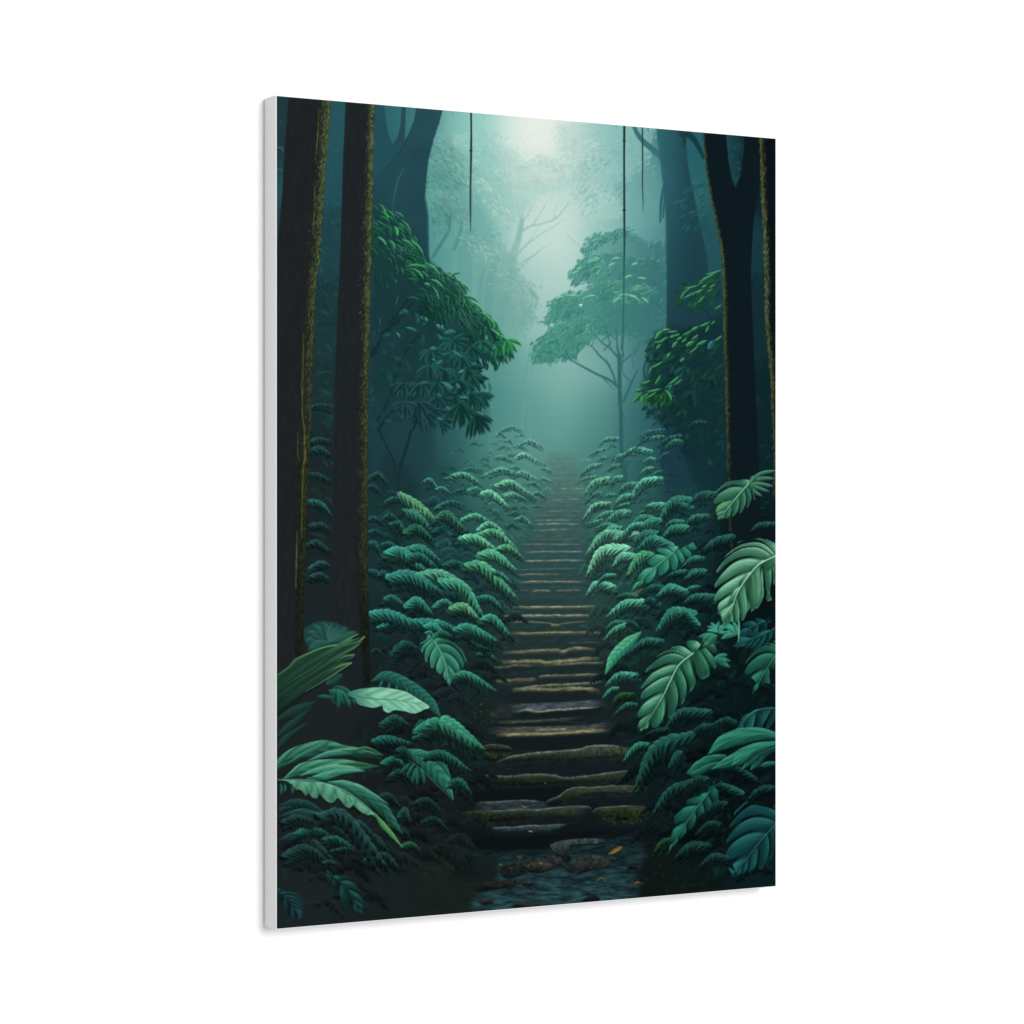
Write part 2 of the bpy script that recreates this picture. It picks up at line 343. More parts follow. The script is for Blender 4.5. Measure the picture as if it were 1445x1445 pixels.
# faint trunks in the mist
for P, w, c, a in [([(716,390),(722,365),(731,335),(736,310)], [7,5,3.5], (108,168,160), .7), ([(650,450),(654,400),(656,360),(664,330)], [13,11,10], (92,152,147), .6),
                   ([(692,660),(690,560),(688,470),(690,400),(702,360)], [1,5,7,6,4], (88,146,141), .35), ([(700,470),(712,430),(722,380)], [7,6,5], (102,160,153), .5),
                   ([(640,350),(648,330),(651,312)], [3,2.5,2], (75,138,132), .7), ([(636,300),(634,310),(632,325),(620,345),(610,362)], [1.5,2.2,2.4,2.4], (62,122,118), .75),
                   ([(678,445),(676,410),(682,380)], [3,3,2], (92,150,144), .5), ([(736,625),(738,570),(741,530),(746,500),(750,480)], [1.6,1.5,1.2], (98,156,150), .6), ([(747,620),(748,570),(750,530),(751,500)], [1.3,1.2,1], (104,160,154), .5)]:
    ribbon(P, w, c, a, soft=2.2, m=8)
BR = (112,170,162)
for P, w in [([(731,335),(735,318),(737,300),(739,282)], [4,3,1.6]), ([(736,325),(748,318),(766,314),(785,306),(800,288),(805,280)], [2.6,2.2,1.8,1.2]), ([(752,316),(760,303),(768,290),(772,280)], [1.6,1]),
             ([(738,312),(745,300),(752,288),(757,280)], [1.8,.8]), ([(735,310),(731,297),(728,286)], [1.8,.8]), ([(782,306),(783,296),(787,284)], [1.2,.7]), ([(712,380),(735,352),(748,340),(765,328),(785,316),(797,306)], [2.2,1.8,1.2,.8]),
             ([(745,342),(752,330),(760,321)], [1.2,.7]), ([(738,368),(752,360),(764,350),(772,346)], [1.8,1.5,.8]), ([(725,385),(740,372),(752,358)], [2,1.2]), ([(800,330),(812,342),(820,350)], [1,.6])]:
    ribbon(P, [q*.75 for q in w]+[.25], BR, .62, soft=1.5, m=6)
# sunlit leaf tips in the mist
def tips(P, n, ang, c, seed, a=.55, L=8, w=.9):
    strokes(P, n, L, w, ang, .28, lambda x, y, r: mix(mist(x, y), c, r.uniform(.4, 1)), a, seed)
tips([(615,190),(640,205),(665,235),(668,265),(640,250),(615,215)], 70, .62, (165,215,185), 20)
tips([(665,240),(700,265),(720,300),(705,315),(670,270)], 80, .7, (222,228,190), 21, .6)
tips([(600,265),(640,270),(662,300),(640,310),(600,285)], 60, .6, (130,190,170), 22)
tips([(640,185),(700,190),(735,220),(700,245),(660,225)], 90, .55, (196,224,205), 23)
tips([(690,230),(740,240),(735,270),(700,262)], 50, .6, (205,228,205), 24)
tips([(735,222),(790,225),(800,240),(780,252),(735,245)], 40, .5, (225,232,215), 25, .5)
tips([(790,235),(830,225),(850,200),(835,190),(800,215)], 50, 2.6, (225,230,214), 26, .5)
tips([(800,260),(840,250),(880,270),(830,310),(805,290)], 50, 2.4, (215,226,214), 27, .45)
tips([(640,325),(690,340),(720,360),(700,370),(650,345)], 50, .6, (180,215,190), 28, .5)
tips([(690,385),(740,400),(752,430),(720,420)], 60, .7, (140,190,178), 29, .4, 7)
tips([(850,190),(920,190),(925,240),(870,250)], 40, 2.4, (158,205,196), 30, .35, 7)
strokes([(620,215),(668,240),(690,300),(660,300),(615,300)], 110, 8, 1.2, .7, .4, lambda x, y, r: mist(x, y)*r.uniform(.82, .95), .45, 31)
strokes([(606,195),(640,205),(662,235),(650,262),(606,262)], 140, 9, 1.3, .65, .35, lambda x, y, r: mist(x, y)*r.uniform(.74, .9), .5, 34)
strokes([(604,275),(640,268),(662,300),(648,312),(604,312)], 110, 9, 1.3, .7, .35, lambda x, y, r: mist(x, y)*r.uniform(.76, .9), .5, 35)
strokes([(690,215),(800,240),(790,280),(700,300)], 120, 8, 1.2, .6, .5, lambda x, y, r: mist(x, y)*r.uniform(.88, .97), .4, 32)
strokes([(795,180),(920,180),(900,260),(810,280)], 90, 8, 1.2, 2.4, .4, lambda x, y, r: mist(x, y)*r.uniform(.88, .97), .4, 33)

g = np.exp(-(((XX-768)/46)**2+((YY-178)/52)**2))*.55+np.exp(-(((XX-775)/70)**2+((YY-300)/150)**2))*.14
B[:] += (A3((243,242,234))-B)*np.clip(g, 0, 1)[..., None]
strokes([(700,190),(745,185),(760,225),(735,250),(700,235)], 160, 6, .8, .6, .5, lambda x, y, r: mix((176,216,206), (236,238,222), r.random()), .5, 36)
strokes([(725,232),(795,226),(805,255),(775,268),(745,270)], 220, 6, .8, .5, .6, lambda x, y, r: mix((150,200,191), (226,234,218), r.random()**2), .55, 37)
strokes([(787,175),(800,215),(830,250),(870,240),(860,190)], 240, 6, .8, 2.4, .5, lambda x, y, r: mix((134,190,183), (214,228,214), r.random()**2.5), .5, 38)
strokes([(640,190),(700,200),(740,230),(770,262),(735,300),(690,300),(650,240)], 420, 6, .75, .6, .5, lambda x, y, r: mist(x, y)*r.uniform(.88, 1.03), .5, 43)
strokes([(655,325),(722,355),(750,415),(745,455),(700,455),(672,395)], 260, 6, .8, .8, .5, lambda x, y, r: mist(x, y)*r.uniform(.88, 1.06), .45, 44)
def shingles(line, n, spread, L, ang, w, seed, hi=(90,174,122), base=(34,94,72), lo=(18,58,52), dk=0.0, alpha=1.0, rev=False, lok=.75):
    r = np.random.default_rng(seed); C = catmull(line, 12)
    items = []
    for i in range(n):
        f = r.random(); j = min(len(C)-2, int(f*(len(C)-1))); d = C[j+1]-C[j]; nrm = np.array([-d[1], d[0]])/np.hypot(*d)
        k = r.random()**1.3; p = C[j]+nrm*(k*spread-2+r.normal(0, 1)); items.append((k, f, p[0], p[1], math.atan2(d[1], d[0]) if not rev else math.pi-math.atan2(-d[1], d[0])))
    for k, f, x, y, a in sorted(items, key=lambda v: -v[0]):
        b = np.clip(1-k*1.1+r.normal(0, .16), 0, 1)*(1-dk)
        base_ = mix(lo, base, b); hi_ = mix(base_, hi, b*r.uniform(.4, 1))
        petal(x-3*(1 if not rev else -1), y-2, L*r.uniform(.65, 1.15), a*.6+ang*.4+r.normal(0, .18), w*r.uniform(.7, 1.2), leafsh(base_, hi_, A3(lo)*lok, k=.8), r.uniform(.1, .6)*(-1 if rev else 1), alpha, soft=.8)
def mistcrown(line, n, spread, seed, rev=False, a=.55, L=8, lit=(232,236,208), k=.86):
    m = mist(*A3(line)[len(line)//2]); shingles(line, n, spread, L, math.pi-.6 if rev else .6, .95, seed, mix(m, lit, .75), m*.97, m*k, alpha=a, rev=rev, lok=1.0)
for q, (line, n, sp) in enumerate([([(608,190),(630,194),(652,215),(669,242)], 90, 30), ([(603,228),(628,222),(650,245),(657,275)], 90, 30), ([(605,278),(630,268),(652,286),(663,310)], 90, 24), ([(640,190),(672,188),(705,205),(730,232)], 90, 26), ([(664,226),(695,228),(725,252),(738,272)], 90, 26), ([(668,258),(700,262),(722,292),(728,310)], 80, 24),
                           ([(733,226),(765,219),(792,228),(804,246)], 80, 18), ([(735,250),(760,244),(785,256)], 50, 14), ([(652,328),(690,334),(722,362)], 80, 22), ([(668,350),(700,362),(722,392)], 60, 26), ([(690,384),(720,386),(746,406),(753,430)], 90, 28), ([(602,330),(625,322),(648,332)], 40, 14)]):
    mistcrown(line, n, sp, 200+q, k=.8 if line[0][0] < 640 and line[0][1] < 300 else .87)
for q, (line, n, sp) in enumerate([([(786,215),(790,190),(805,178),(830,176)], 70, 26), ([(806,250),(825,222),(860,202),(905,200)], 110, 30), ([(812,292),(845,262),(880,240),(928,234)], 110, 30), ([(803,270),(822,256),(850,250)], 60, 18)]):
    mistcrown(line, n, sp, 230+q, True)
g = np.exp(-(((XX-772)/60)**2+((YY-185)/60)**2))*.25+np.exp(-(((XX-770)/85)**2+((YY-290)/120)**2))*.22
B[:] += (np.maximum(MIST, A3((206,228,219)))-B)*np.clip(g, 0, 1)[..., None]
# ---- dark hazy trunks behind, left ---------------------------------------------------------------------------
LT = (37,73,82)
poly([(527,140),(541,148),(543,165),(547,188),(553,203),(561,189),(564,175),(566,145),(572,145),(570,198),(577,186),(583,172),(587,145),(625,150),(619,172),(611,195),(603,228),(600,262),(599,279),(603,303),(605,360),(608,400),(600,420),(520,420)],
     lambda sl: mix((38,76,84), (32,66,74), np.clip((YY[sl]-150)/200, 0, 1))*(.96+.08*NB[sl])[..., None], 1, 1.4)
poly([(527,148),(541,150),(543,168),(547,190),(552,204),(571,199),(560,214),(546,235),(528,254),(524,256)], (36,80,90), .7, 2.5)
ribbon([(583,172),(571,199),(556,222),(527,253)], [1,1.2,1], (33,66,74), .8, soft=1.6)
strokes([(585,160),(615,160),(603,280),(603,360),(575,330),(570,240)], 130, 12, 1.0, 1.75, .15, lambda x, y, r: mix((30,62,70), (44,88,92), r.random()), .3, 39)
ribbon([(552,300),(558,262),(564,245),(570,235)], [.6,1.2,1,.5], (58,112,114), .5)
ribbon([(599,279),(603,303),(603.5,340),(605,372)], [1.6,1.2,1], (50,98,102), .8)
for y in (171, 186, 197, 214, 229, 255, 262, 284, 303, 331):
    x = np.interp(y, [150,172,195,228,262,279,303,360], [624,619,611,603,600,599,603,605]); petal(x-1.2, y, rng.uniform(2.5, 5), 1.3+rng.normal(0, .7), rng.uniform(.6, 1.1), (35,73,78), 0, .9)
poly([(600,560),(612,590),(611,660),(560,690),(520,690),(520,600),(560,560)], (30,62,70), .6, 10)
# ---- dusky undergrowth between the left trunks ------------------------------------------------------------
strokes([(450,200),(482,190),(480,420),(440,420)], 110, 14, 1.3, .55, .45, lambda x, y, r: mix(mist(x, y), (50,112,108), r.random()**2*.8), .5, 50)
strokes([(440,400),(478,400),(468,820),(432,820)], 170, 15, 2.0, .5, .5, lambda x, y, r: mix(mist(x, y)*.8, (38,84,82), r.random()**1.6), .55, 51)
strokes([(389,150),(404,150),(398,300),(389,300)], 24, 14, 1.1, .6, .4, lambda x, y, r: mix((30,60,64), (52,110,106), r.random()**2), .6, 52)
ribbon([(390,206),(396,208),(400,214)], [.7,.6,.3], (70,135,125), .8); ribbon([(390,237),(396,238),(400,242)], [.6,.5,.3], (60,125,115), .8)
t = tile(380,560,6.02)
frond(t(320,880, 430,900, 520,1000), 9, (34,88,86)); frond(t(330,380, 420,350, 520,380), 8, (30,66,66)); frond(t(340,80, 440,60, 530,90), 6, (28,58,62))
frond(t(340,450, 430,430, 520,500), 9, (30,64,66)); frond(t(330,650, 420,660, 520,720), 8, (28,62,62)); frond(t(340,1090, 440,1080, 520,1140), 8, (30,60,60)); frond(t(320,1250, 400,1230, 510,1310), 9, (30,62,60))
t = tile(380,780,6.02); frond(t(340,130, 430,80, 510,110), 10, (34,70,70)); frond(t(340,200, 430,180, 510,230), 9, (30,58,58))

# ---- mid-left tree: dark inside, then shingled leaves ------------------------------------------------------
TL = [(524,290),(545,296),(575,318),(600,362),(628,388),(650,402),(662,428),(690,448),(705,470),(722,497),(700,508),(683,500),(668,505),(650,520),(640,545),(600,560),(560,540),(524,560)]
poly(TL, lambda sl: mix((25,60,60), (24,52,58), np.clip((YY[sl]-330)/200, 0, 1)), .86, 9)
poly([(522,470),(560,440),(630,470),(650,530),(640,590),(600,610),(560,590),(522,640)], (27,60,64), .5, 14)
for P, w in [([(524,500),(540,470),(560,452),(580,428)], [4,3,2]), ([(548,455),(562,440),(575,420)], [2,1.4]), ([(530,595),(548,562),(560,520),(575,490),(590,470)], [2.2,2.4,1.6]), ([(545,570),(565,545),(585,530)], [1.6,1.2]),
             ([(533,605),(545,588),(560,575),(585,560),(612,540)], [2.2,2,1.4]), ([(533,605),(545,630),(556,655),(562,690),(566,715)], [1.6,1.3,2,3]), ([(560,715),(561,690),(563,662),(573,630),(580,605),(588,588)], [2.4,2.2,1.6]), ([(590,560),(605,548),(625,538)], [1.4,1])]:
    ribbon(P, w, (22,44,48), .9, m=6)
poly([(540,640),(556,652),(572,660),(584,690),(590,720),(530,720)], (25,50,54), .7, 12)
strokes([(524,420),(620,440),(650,520),(620,590),(524,600)], 150, 13, 2.6, .8, .7, lambda x, y, r: mix((22,52,54), (44,108,102), r.random()**2.2), .75, 60)
t = tile(500,280,6.02)
for x, y, L, a, w, c in [(260,690,70,1.3,12,(45,105,100)),(330,680,45,1.0,16,(36,90,88)),(560,1000,75,.5,22,(60,135,125)),(430,1090,110,.25,14,(52,120,110)),(350,1130,60,.9,10,(60,140,130)),(690,1070,90,.4,26,(62,140,128)),(700,1150,120,.8,16,(60,135,120)),
                         (800,1220,160,.6,22,(64,140,125)),(640,1270,60,.1,26,(55,130,118)),(650,1330,70,.3,18,(60,140,128)),(760,1140,100,-.2,30,(55,130,120)),(920,1180,60,.5,24,(70,150,135)),(1100,1160,60,.4,16,(90,170,140)),(200,1000,80,1.4,16,(32,78,78)),(370,820,90,1.7,16,(34,84,80)),
                         (720,1350,110,-.5,22,(44,110,104)),(860,1380,80,.7,22,(52,120,110))]:
    p = t(x, y)[0]; petal(p[0], p[1], L/6.02, a, w/6.02*.8, leafsh(c, tipk=.2), .2)
shingles([(526,292),(548,300),(568,318),(585,342),(600,370)], 150, 80, 17, .5, 1.5, 61, base=(34,100,74))
shingles([(560,345),(590,352),(605,372),(630,385),(650,402)], 70, 30, 17, .5, 1.6, 62)
shingles([(570,376),(600,372),(630,384),(655,408),(665,430),(690,448)], 170, 70, 18, .75, 1.75, 63)
shingles([(650,405),(664,428),(690,446),(704,468),(716,486),(722,496)], 160, 52, 18, .9, 1.85, 64)
shingles([(690,448),(705,470),(718,490)], 50, 10, 14, .75, 2.0, 65, hi=(108,190,130), base=(48,126,84))
for x, y, L, a, w in [(335,105,100,.4,8),(390,170,150,.75,9),(330,230,80,1.0,22),(205,40,90,.7,8),(400,345,110,.35,12),(470,350,170,.65,14),(190,320,110,.6,16),(290,345,90,.8,12),(440,570,180,-.1,12),(480,580,150,.6,12),(590,540,170,.5,16),(640,680,130,.4,16),(590,720,50,.1,16),(650,730,150,.95,10),(800,660,110,-.55,16),(860,680,90,.6,18),(920,720,90,.7,14),(930,820,140,.25,18),(990,870,160,.6,14),(1060,960,140,.5,16),(1120,1000,120,.7,14),(1150,1100,150,.65,16),(1210,1150,160,.5,18),(1280,1210,120,.85,16)]:
    p = t(x, y)[0]; petal(p[0], p[1], L/6.02, a, w/6.02*.85, leafsh((50,128,86), (116,196,138), (22,72,58), k=.8), .35)
for x, y in [(262,118),(345,270),(240,90)]:
    p = t(x, y)[0]; petal(p[0], p[1], 8, 1.1, 2, leafsh((40,150,70), (70,185,85)), .2)
# leaf whorls hanging dark against the mist
def whorl(x, y, n, L, a0, a1, w, c, seed=1, alpha=1.0):
    r = np.random.default_rng(seed)
    for i in r.permutation(n):
        a = a0+(a1-a0)*i/max(1, n-1)+r.normal(0, .07)
        petal(x, y, L*r.uniform(.8, 1.1), a, w*r.uniform(.85, 1.15), leafsh(A3(c)*r.uniform(.85, 1.15), A3(c)*1.35+6, A3(c)*.7), .25*math.copysign(1, math.cos(a)), alpha)
DK = (22,62,58)
for q, aa in (([(640,450),(690,480),(722,497),(700,508),(668,506),(672,540),(690,575),(690,608),(655,600),(645,560),(620,575),(585,595),(540,580),(530,520),(600,480)], .28),):
    poly(q, (23,58,58), aa, 8, 3)
strokes([(620,470),(690,480),(690,600),(650,600),(600,560)], 55, 15, 2.6, 1.0, .6, lambda x, y, r: mix((20,54,54), (34,86,78), r.random()**2), .8, 59)
t = tile(500,460,6.02)
for x, y, n, L, a0, a1, w, c in [(1210,130,6,130,.5,1.9,20,(30,92,66)),(1290,110,5,120,.4,1.5,16,(44,120,72)),(1080,120,6,120,.7,2.2,20,(26,78,66)),(1000,170,6,130,.8,2.2,18,DK),(830,120,7,110,-.3,3.0,20,(26,70,66)),(960,350,6,130,.3,1.6,26,DK),(900,250,5,110,.6,2.0,22,DK),
    (760,360,6,110,.6,2.3,26,(25,64,62)),(1000,420,6,120,.4,1.7,22,DK),(900,460,6,120,.8,2.5,24,DK),(1060,560,6,130,.5,1.5,16,(24,70,62)),(980,560,6,150,.6,1.7,18,DK),(850,590,6,110,.6,2.6,22,DK),(900,650,7,190,.9,2.2,22,(20,58,54)),(1020,750,7,170,.5,1.8,20,(20,58,54)),
    (700,600,6,120,.4,2.2,24,(23,60,62)),(700,480,5,110,.5,2.4,22,(24,62,62)),(720,800,3,110,.3,.8,18,(22,58,60)),(660,700,5,110,.5,2.3,24,(24,58,62)),(570,720,7,150,.7,2.4,26,(24,54,58)),(540,640,6,130,.5,2.6,22,(25,56,60)),(420,640,6,110,.6,2.6,18,(26,58,62)),(640,200,6,110,.3,2.6,22,(26,68,66)),(420,480,6,120,.4,2.7,20,(27,60,62)),(560,480,6,120,.5,2.6,20,(26,62,62)),(640,330,6,110,.2,2.4,24,(25,64,64))]:
    p = t(x, y)[0]; whorl(p[0], p[1], n+2, L/6.02*1.2, a0-.35, a1+.25, w/6.02*.85, c, int(x+y))
for P in [t(610,690, 760,725, 840,720), t(830,590, 900,560, 930,520), t(720,590, 850,580, 920,540), t(960,350, 880,440, 900,540)]: ribbon(P, [1,.8,.5], (18,46,46), .9)
# glimpses of mist between them
for x, y, L, a, w, c in [(740,470,110,.5,26,(66,132,124)),(860,480,60,.9,18,(66,134,126)),(880,390,60,-.4,20,(70,138,128)),(690,320,70,-.6,18,(58,124,118)),(540,490,90,-.35,22,(44,98,98)),(880,600,90,.05,14,(72,140,130)),(770,690,50,.1,14,(66,132,124)),(690,780,60,.1,16,(62,122,118)),(1030,720,80,.4,10,(80,150,136)),(1100,90,40,.5,10,(92,165,140)),(1185,160,30,1.3,9,(100,172,150)),(690,570,60,.4,12,(60,124,118)),(640,180,50,.2,20,(52,120,112)),(820,200,120,.5,14,(64,140,126)),(650,270,50,.4,12,(58,128,120))]:
    p = t(x, y)[0]; petal(p[0], p[1], L/6.02, a, w/6.02*.7, c, .1, .75)

# ---- umbrella tree right of the path ----------------------------------------------------------------------
t = tile(720,320,6.02)
strokes([(840,400),(935,380),(935,520),(870,520)], 60, 8, 1.4, 2.5, .4, lambda x, y, r: mist(x, y)*r.uniform(.8, .95), .5, 70)
UC = (82,148,140)
def canopy(P, c, a, seed, n=150, hi=(150,215,165), ang=2.55):
    poly(P, lambda sl: mix(c, (58,112,114), np.clip((XX[sl]-835)/90, 0, 1)), a, 6, smooth=4)
    C = catmull(list(P)+[P[0]], 6); r = np.random.default_rng(seed)
    for i in range(110):
        p = C[r.integers(len(C))]+r.normal(0, 2.2, 2); petal(p[0]+2, p[1]-1, r.uniform(5, 10), ang+r.normal(0, .35), 1.2, A3(c)*r.uniform(.9, 1.08), -.4, a, soft=1.1)
    top = min(p[1] for p in P); bot = max(p[1] for p in P)
    for x, y in sorted(inside(P, n, seed), key=lambda p: -p[1]):
        k = np.clip(1-(y-top)/(bot-top)*1.25+r.normal(0, .22), 0, 1)*np.clip((915-x)/75, .15, 1)
        petal(x+5, y, r.uniform(4, 9), ang+r.normal(0, .25), r.uniform(.6, 1.15), mix(A3(c)*.9, hi, k*k*.9), -.5, r.uniform(.45, .85), soft=1)
canopy([(822,350),(830,338),(842,329),(858,333),(868,326),(880,323),(891,328),(902,333),(914,341),(926,339),(941,348),(944,420),(900,420),(862,380),(842,368),(828,362)], (88,154,146), .7, 71, 170, (140,206,165))
canopy([(806,388),(812,375),(826,366),(845,361),(865,358),(885,362),(935,372),(938,450),(880,455),(850,440),(838,402),(822,396),(812,400)], (72,140,132), .8, 72, 200, (140,210,155))
canopy([(771,454),(776,432),(788,419),(806,413),(826,412),(838,402),(858,400),(900,402),(938,420),(938,470),(880,470),(850,470),(830,462),(812,462),(795,452)], (68,138,128), .86, 73, 300, (132,208,150))
canopy([(753,506),(757,484),(773,468),(790,455),(830,455),(850,462),(835,478),(818,490),(808,503),(790,503),(775,509),(762,510)], (66,138,126), .86, 74, 200, (120,198,150))
for q, (line, n, sp) in enumerate([([(822,352),(832,338),(845,331),(860,332)], 60, 16), ([(858,334),(868,326),(885,323),(903,333)], 40, 14), ([(806,389),(813,374),(828,364),(848,360)], 90, 24), ([(838,404),(858,380),(882,366),(915,368)], 90, 22), ([(769,456),(777,430),(792,417),(822,411)], 130, 32), ([(824,425),(838,405),(856,398),(880,400)], 80, 24), ([(752,508),(758,484),(774,467),(798,456)], 120, 30), ([(866,424),(880,409),(905,404),(925,410)], 60, 16), ([(795,470),(812,452),(840,448)], 60, 20)]):
    shingles(line, n, sp, 8.5, math.pi-.65, 1.05, 260+q, (156,220,172) if line[0][0] < 830 else (120,190,156), (72,148,132), (60,124,118), alpha=.8, rev=True, lok=.92)
strokes([(840,440),(930,420),(938,480),(850,480)], 90, 7, 1.4, 2.6, .6, lambda x, y, r: (54,116,114), .5, 75)
strokes([(865,398),(935,402),(935,420),(868,425)], 50, 10, 1.3, 2.8, .5, lambda x, y, r: mix((66,136,126), (125,200,155), r.random()), .6, 76)
for x, y, L, a in [(520,400,70,-.7),(870,640,90,-.75),(920,580,90,-.3),(830,330,70,-.6),(860,270,80,-.35),(970,430,80,-.5),(1080,430,80,-.1),(1030,320,60,-.5),(650,300,90,-.5),(560,360,60,-.6),(700,260,60,-.15),(640,590,90,-.3),(480,580,100,-.2),(380,610,80,-.5),(1000,570,120,.3),(1110,590,90,.5)]:
    p = t(x, y)[0]; petal(p[0], p[1], L/6.02, a, 1.1, (150,218,170), .4, .75)
p = t(598,660)[0]; petal(p[0]-2, p[1], 4.5, -.1, 1.8, (205,235,200))
TC = (50,104,106)
for P, w in [(t(930,1500, 930,1300, 922,1110, 905,960, 900,800), [2.6,2.8,2.4,1.6,.8]), (t(912,1350, 830,1290, 740,1250, 600,1175, 500,1120, 420,1095), [2.2,2,1.7,1.5,1.1,.6]), (t(895,1320, 870,1240, 820,1150, 750,1080, 690,1010, 600,975), [1.5,1.4,1.2,1.3,.7]),
             (t(922,1115, 850,1030, 780,980, 720,910, 670,855), [1.5,1.2,1,.6]), (t(800,1040, 850,980, 880,950), [1,.6]), (t(850,1010, 825,900, 800,830), [.9,.5]), (t(900,950, 830,900, 740,860), [.9,.5]), (t(945,1040, 955,880, 965,500), [1.2,1,.8]), (t(955,870, 1000,830), [.8,.4]), (t(950,1150, 1010,1095, 1070,1060, 1105,970), [1.2,1,.8,.5]), (t(1060,1060, 1055,1000), [.6,.4]), (t(965,1100, 955,1040, 940,1000), [1,.8]),
             (t(975,1460, 1040,1300, 1085,1210), [1.6,1.4,1]), (t(1020,1310, 960,1240, 945,1150), [.9,.7]), (t(560,1130, 570,1020, 590,960), [.8,.5]), (t(520,1080, 560,1130), [.6,.4]), (t(690,1010, 725,930), [.7,.4]), (t(850,1180, 810,1110), [.8,.5]), (t(500,1110, 470,1050, 440,1040), [.8,.5]), (t(790,1280, 880,1380), [.9,.6]), (t(1140,1290, 1140,1190, 1180,1130, 1240,1050), [1.2,1,.7]), (t(1050,1180, 1030,1080), [.7,.5]), (t(1240,640, 1290,700, 1330,730), [1,.8]), (t(1190,600, 1240,660), [.7,.6]), (t(1230,780, 1290,830), [.8,.5])]:
    ribbon(P, list(w[:-1])+[w[-1], .2], TC, .9, soft=1.2, m=6)
t = tile(700,500,6.02)
ribbon(t(1050,0, 1050,250, 1060,500, 1066,800, 1085,960, 1100,1070), [2.7,2.6,2.4,2.7,3.2,3.6], lambda T, s, sl: mix((52,104,104), (38,84,88), T), .95, soft=1.5, m=8)
ribbon(t(1080,400, 1130,280, 1200,130), [1.7,1.5,1.1], TC, .9); ribbon(t(1075,480, 1090,560, 1075,760), [.9,.8,.5], TC, .8)
strokes([(752,480),(790,470),(800,500),(765,512)], 60, 7, 1.5, 2.5, .5, lambda x, y, r: mix((50,118,108), (95,180,140), r.random()**1.5), .8, 77)

# dark hazy trunk, right of the path, with its bough
RT = lambda sl: mix(mix((46,98,106), (30,66,77), np.clip((XX[sl]-932)/45, 0, 1)), (27,58,68), np.clip((YY[sl]-260)/240, 0, 1))
ribbon([(893,172),(900,188),(910,200),(921,209),(934,220)], [2.6,3.4,4,4.6], (58,112,116), 1, soft=1.6)
ribbon([(937,262),(933,285),(932,312)], [2.2,2,1.4], (44,92,100), .9); ribbon([(940,262),(937,290),(936,306)], [1.6,1.4,1], (40,86,96), .9)
poly([(926,172),(928,196),(931,218),(934,245),(938,272),(940,320),(941,400),(940,500),(934,575),(931,660),(940,690),(1000,690),(1006,470),(998,357),(987,312),(976,256),(970,220),(968,172)], RT, .97, 3)
poly([(972,192),(986,196),(988,218),(990,240),(980,252),(975,254),(970,222)], (38,94,102), .7, 3)
ribbon([(968,185),(980,196),(988,210),(993,222)], [5,4,3,1.5], (22,56,62), .95); ribbon([(962,186),(966,196),(964,206)], [4,3,1], (24,58,64), .8)
poly([(985,320),(994,330),(1000,370),(1003,380),(1012,372),(1006,335),(996,300)], (34,78,88), .5, 4)
strokes([(955,265),(1000,250),(1004,320),(960,325)], 80, 11, 1.3, 2.55, .25, lambda x, y, r: mix((28,74,76), (48,112,104), r.random()**2), .75, 40, -.4)
strokes([(955,310),(1000,300),(1010,370),(965,370)], 30, 10, 1.3, 2.4, .3, lambda x, y, r: mix((24,60,66), (34,84,86), r.random()), .6, 41, -.4)

# ---- leafy boughs in front of the right trunk --------------------------------------------------------------
poly([(925,470),(950,462),(985,462),(1022,440),(1030,700),(980,690),(955,600),(930,580),(905,560),(915,520)], (18,46,52), .82, 14)
t = tile(860,380,6.02)
strokes([(915,500),(1022,470),(1026,650),(950,640),(925,560)], 150, 13, 2.2, 2.3, .6, lambda x, y, r: mix((15,40,46), (32,78,78), r.random()**2), .7, 80, -.4)
for x, y, n, L, a0, a1, w, c in [(750,240,6,120,1.3,2.6,20,(26,80,44)),(480,720,5,110,1.2,2.6,22,(22,62,56)),(440,1030,8,160,1.0,2.7,17,(34,84,46)),(350,1060,5,120,1.5,2.6,14,(44,98,56)),(270,1040,3,110,1.7,2.3,14,(56,120,76)),(480,1030,5,140,.6,1.6,16,(28,74,46)),(620,1180,4,100,1.2,2.2,18,(24,60,44)),(890,600,2,90,1.8,2.2,28,(40,94,96)),(700,860,4,120,1.8,2.8,20,(20,58,58)),(560,960,4,100,2.0,2.7,16,(42,100,92)),(700,1050,5,120,1.2,2.8,26,(16,48,50)),(860,900,5,120,1.2,2.8,26,(15,46,48)),(640,830,5,110,1.2,2.8,24,(22,60,64))]:
    p = t(x, y)[0]; whorl(p[0], p[1], n, L/6.02, a0, a1, w/6.02*.85, c, int(x*3+y))
for P in [t(790,310, 870,420), t(640,930, 720,1180, 790,1330), t(560,1090, 660,1180, 720,1230), t(420,640, 320,760, 290,850, 320,940)]: ribbon(P, [1,.8,.5], (20,44,48), .8)
strokes([(915,487),(930,468),(950,464),(985,457),(1020,445),(1024,640),(960,620),(925,585),(900,562),(905,548),(925,522),(918,500)], 300, 15, 2.5, 2.35, .45, lambda x, y, r: mix((15,44,42), (30,86,62), r.random()**1.8*np.clip((640-y)/150, .2, 1)), .85, 85, .3)
strokes([(960,400),(1020,380),(1021,425),(985,440),(958,420)], 60, 14, 2.4, 2.4, .4, lambda x, y, r: mix((18,54,46), (30,90,58), r.random()**1.5), .85, 86, .3)
def litleaves(t, L, seed, lo=(18,58,46), base=(38,104,70), hi=(108,184,124)):
    r = np.random.default_rng(seed)
    for x, y, l, a, w in L:
        p = t(x, y)[0]; petal(p[0], p[1], l/6.02, a, w/6.02*.8, leafsh(base, hi, lo, k=.8), -.3*math.copysign(1, math.cos(a)) if False else .25)
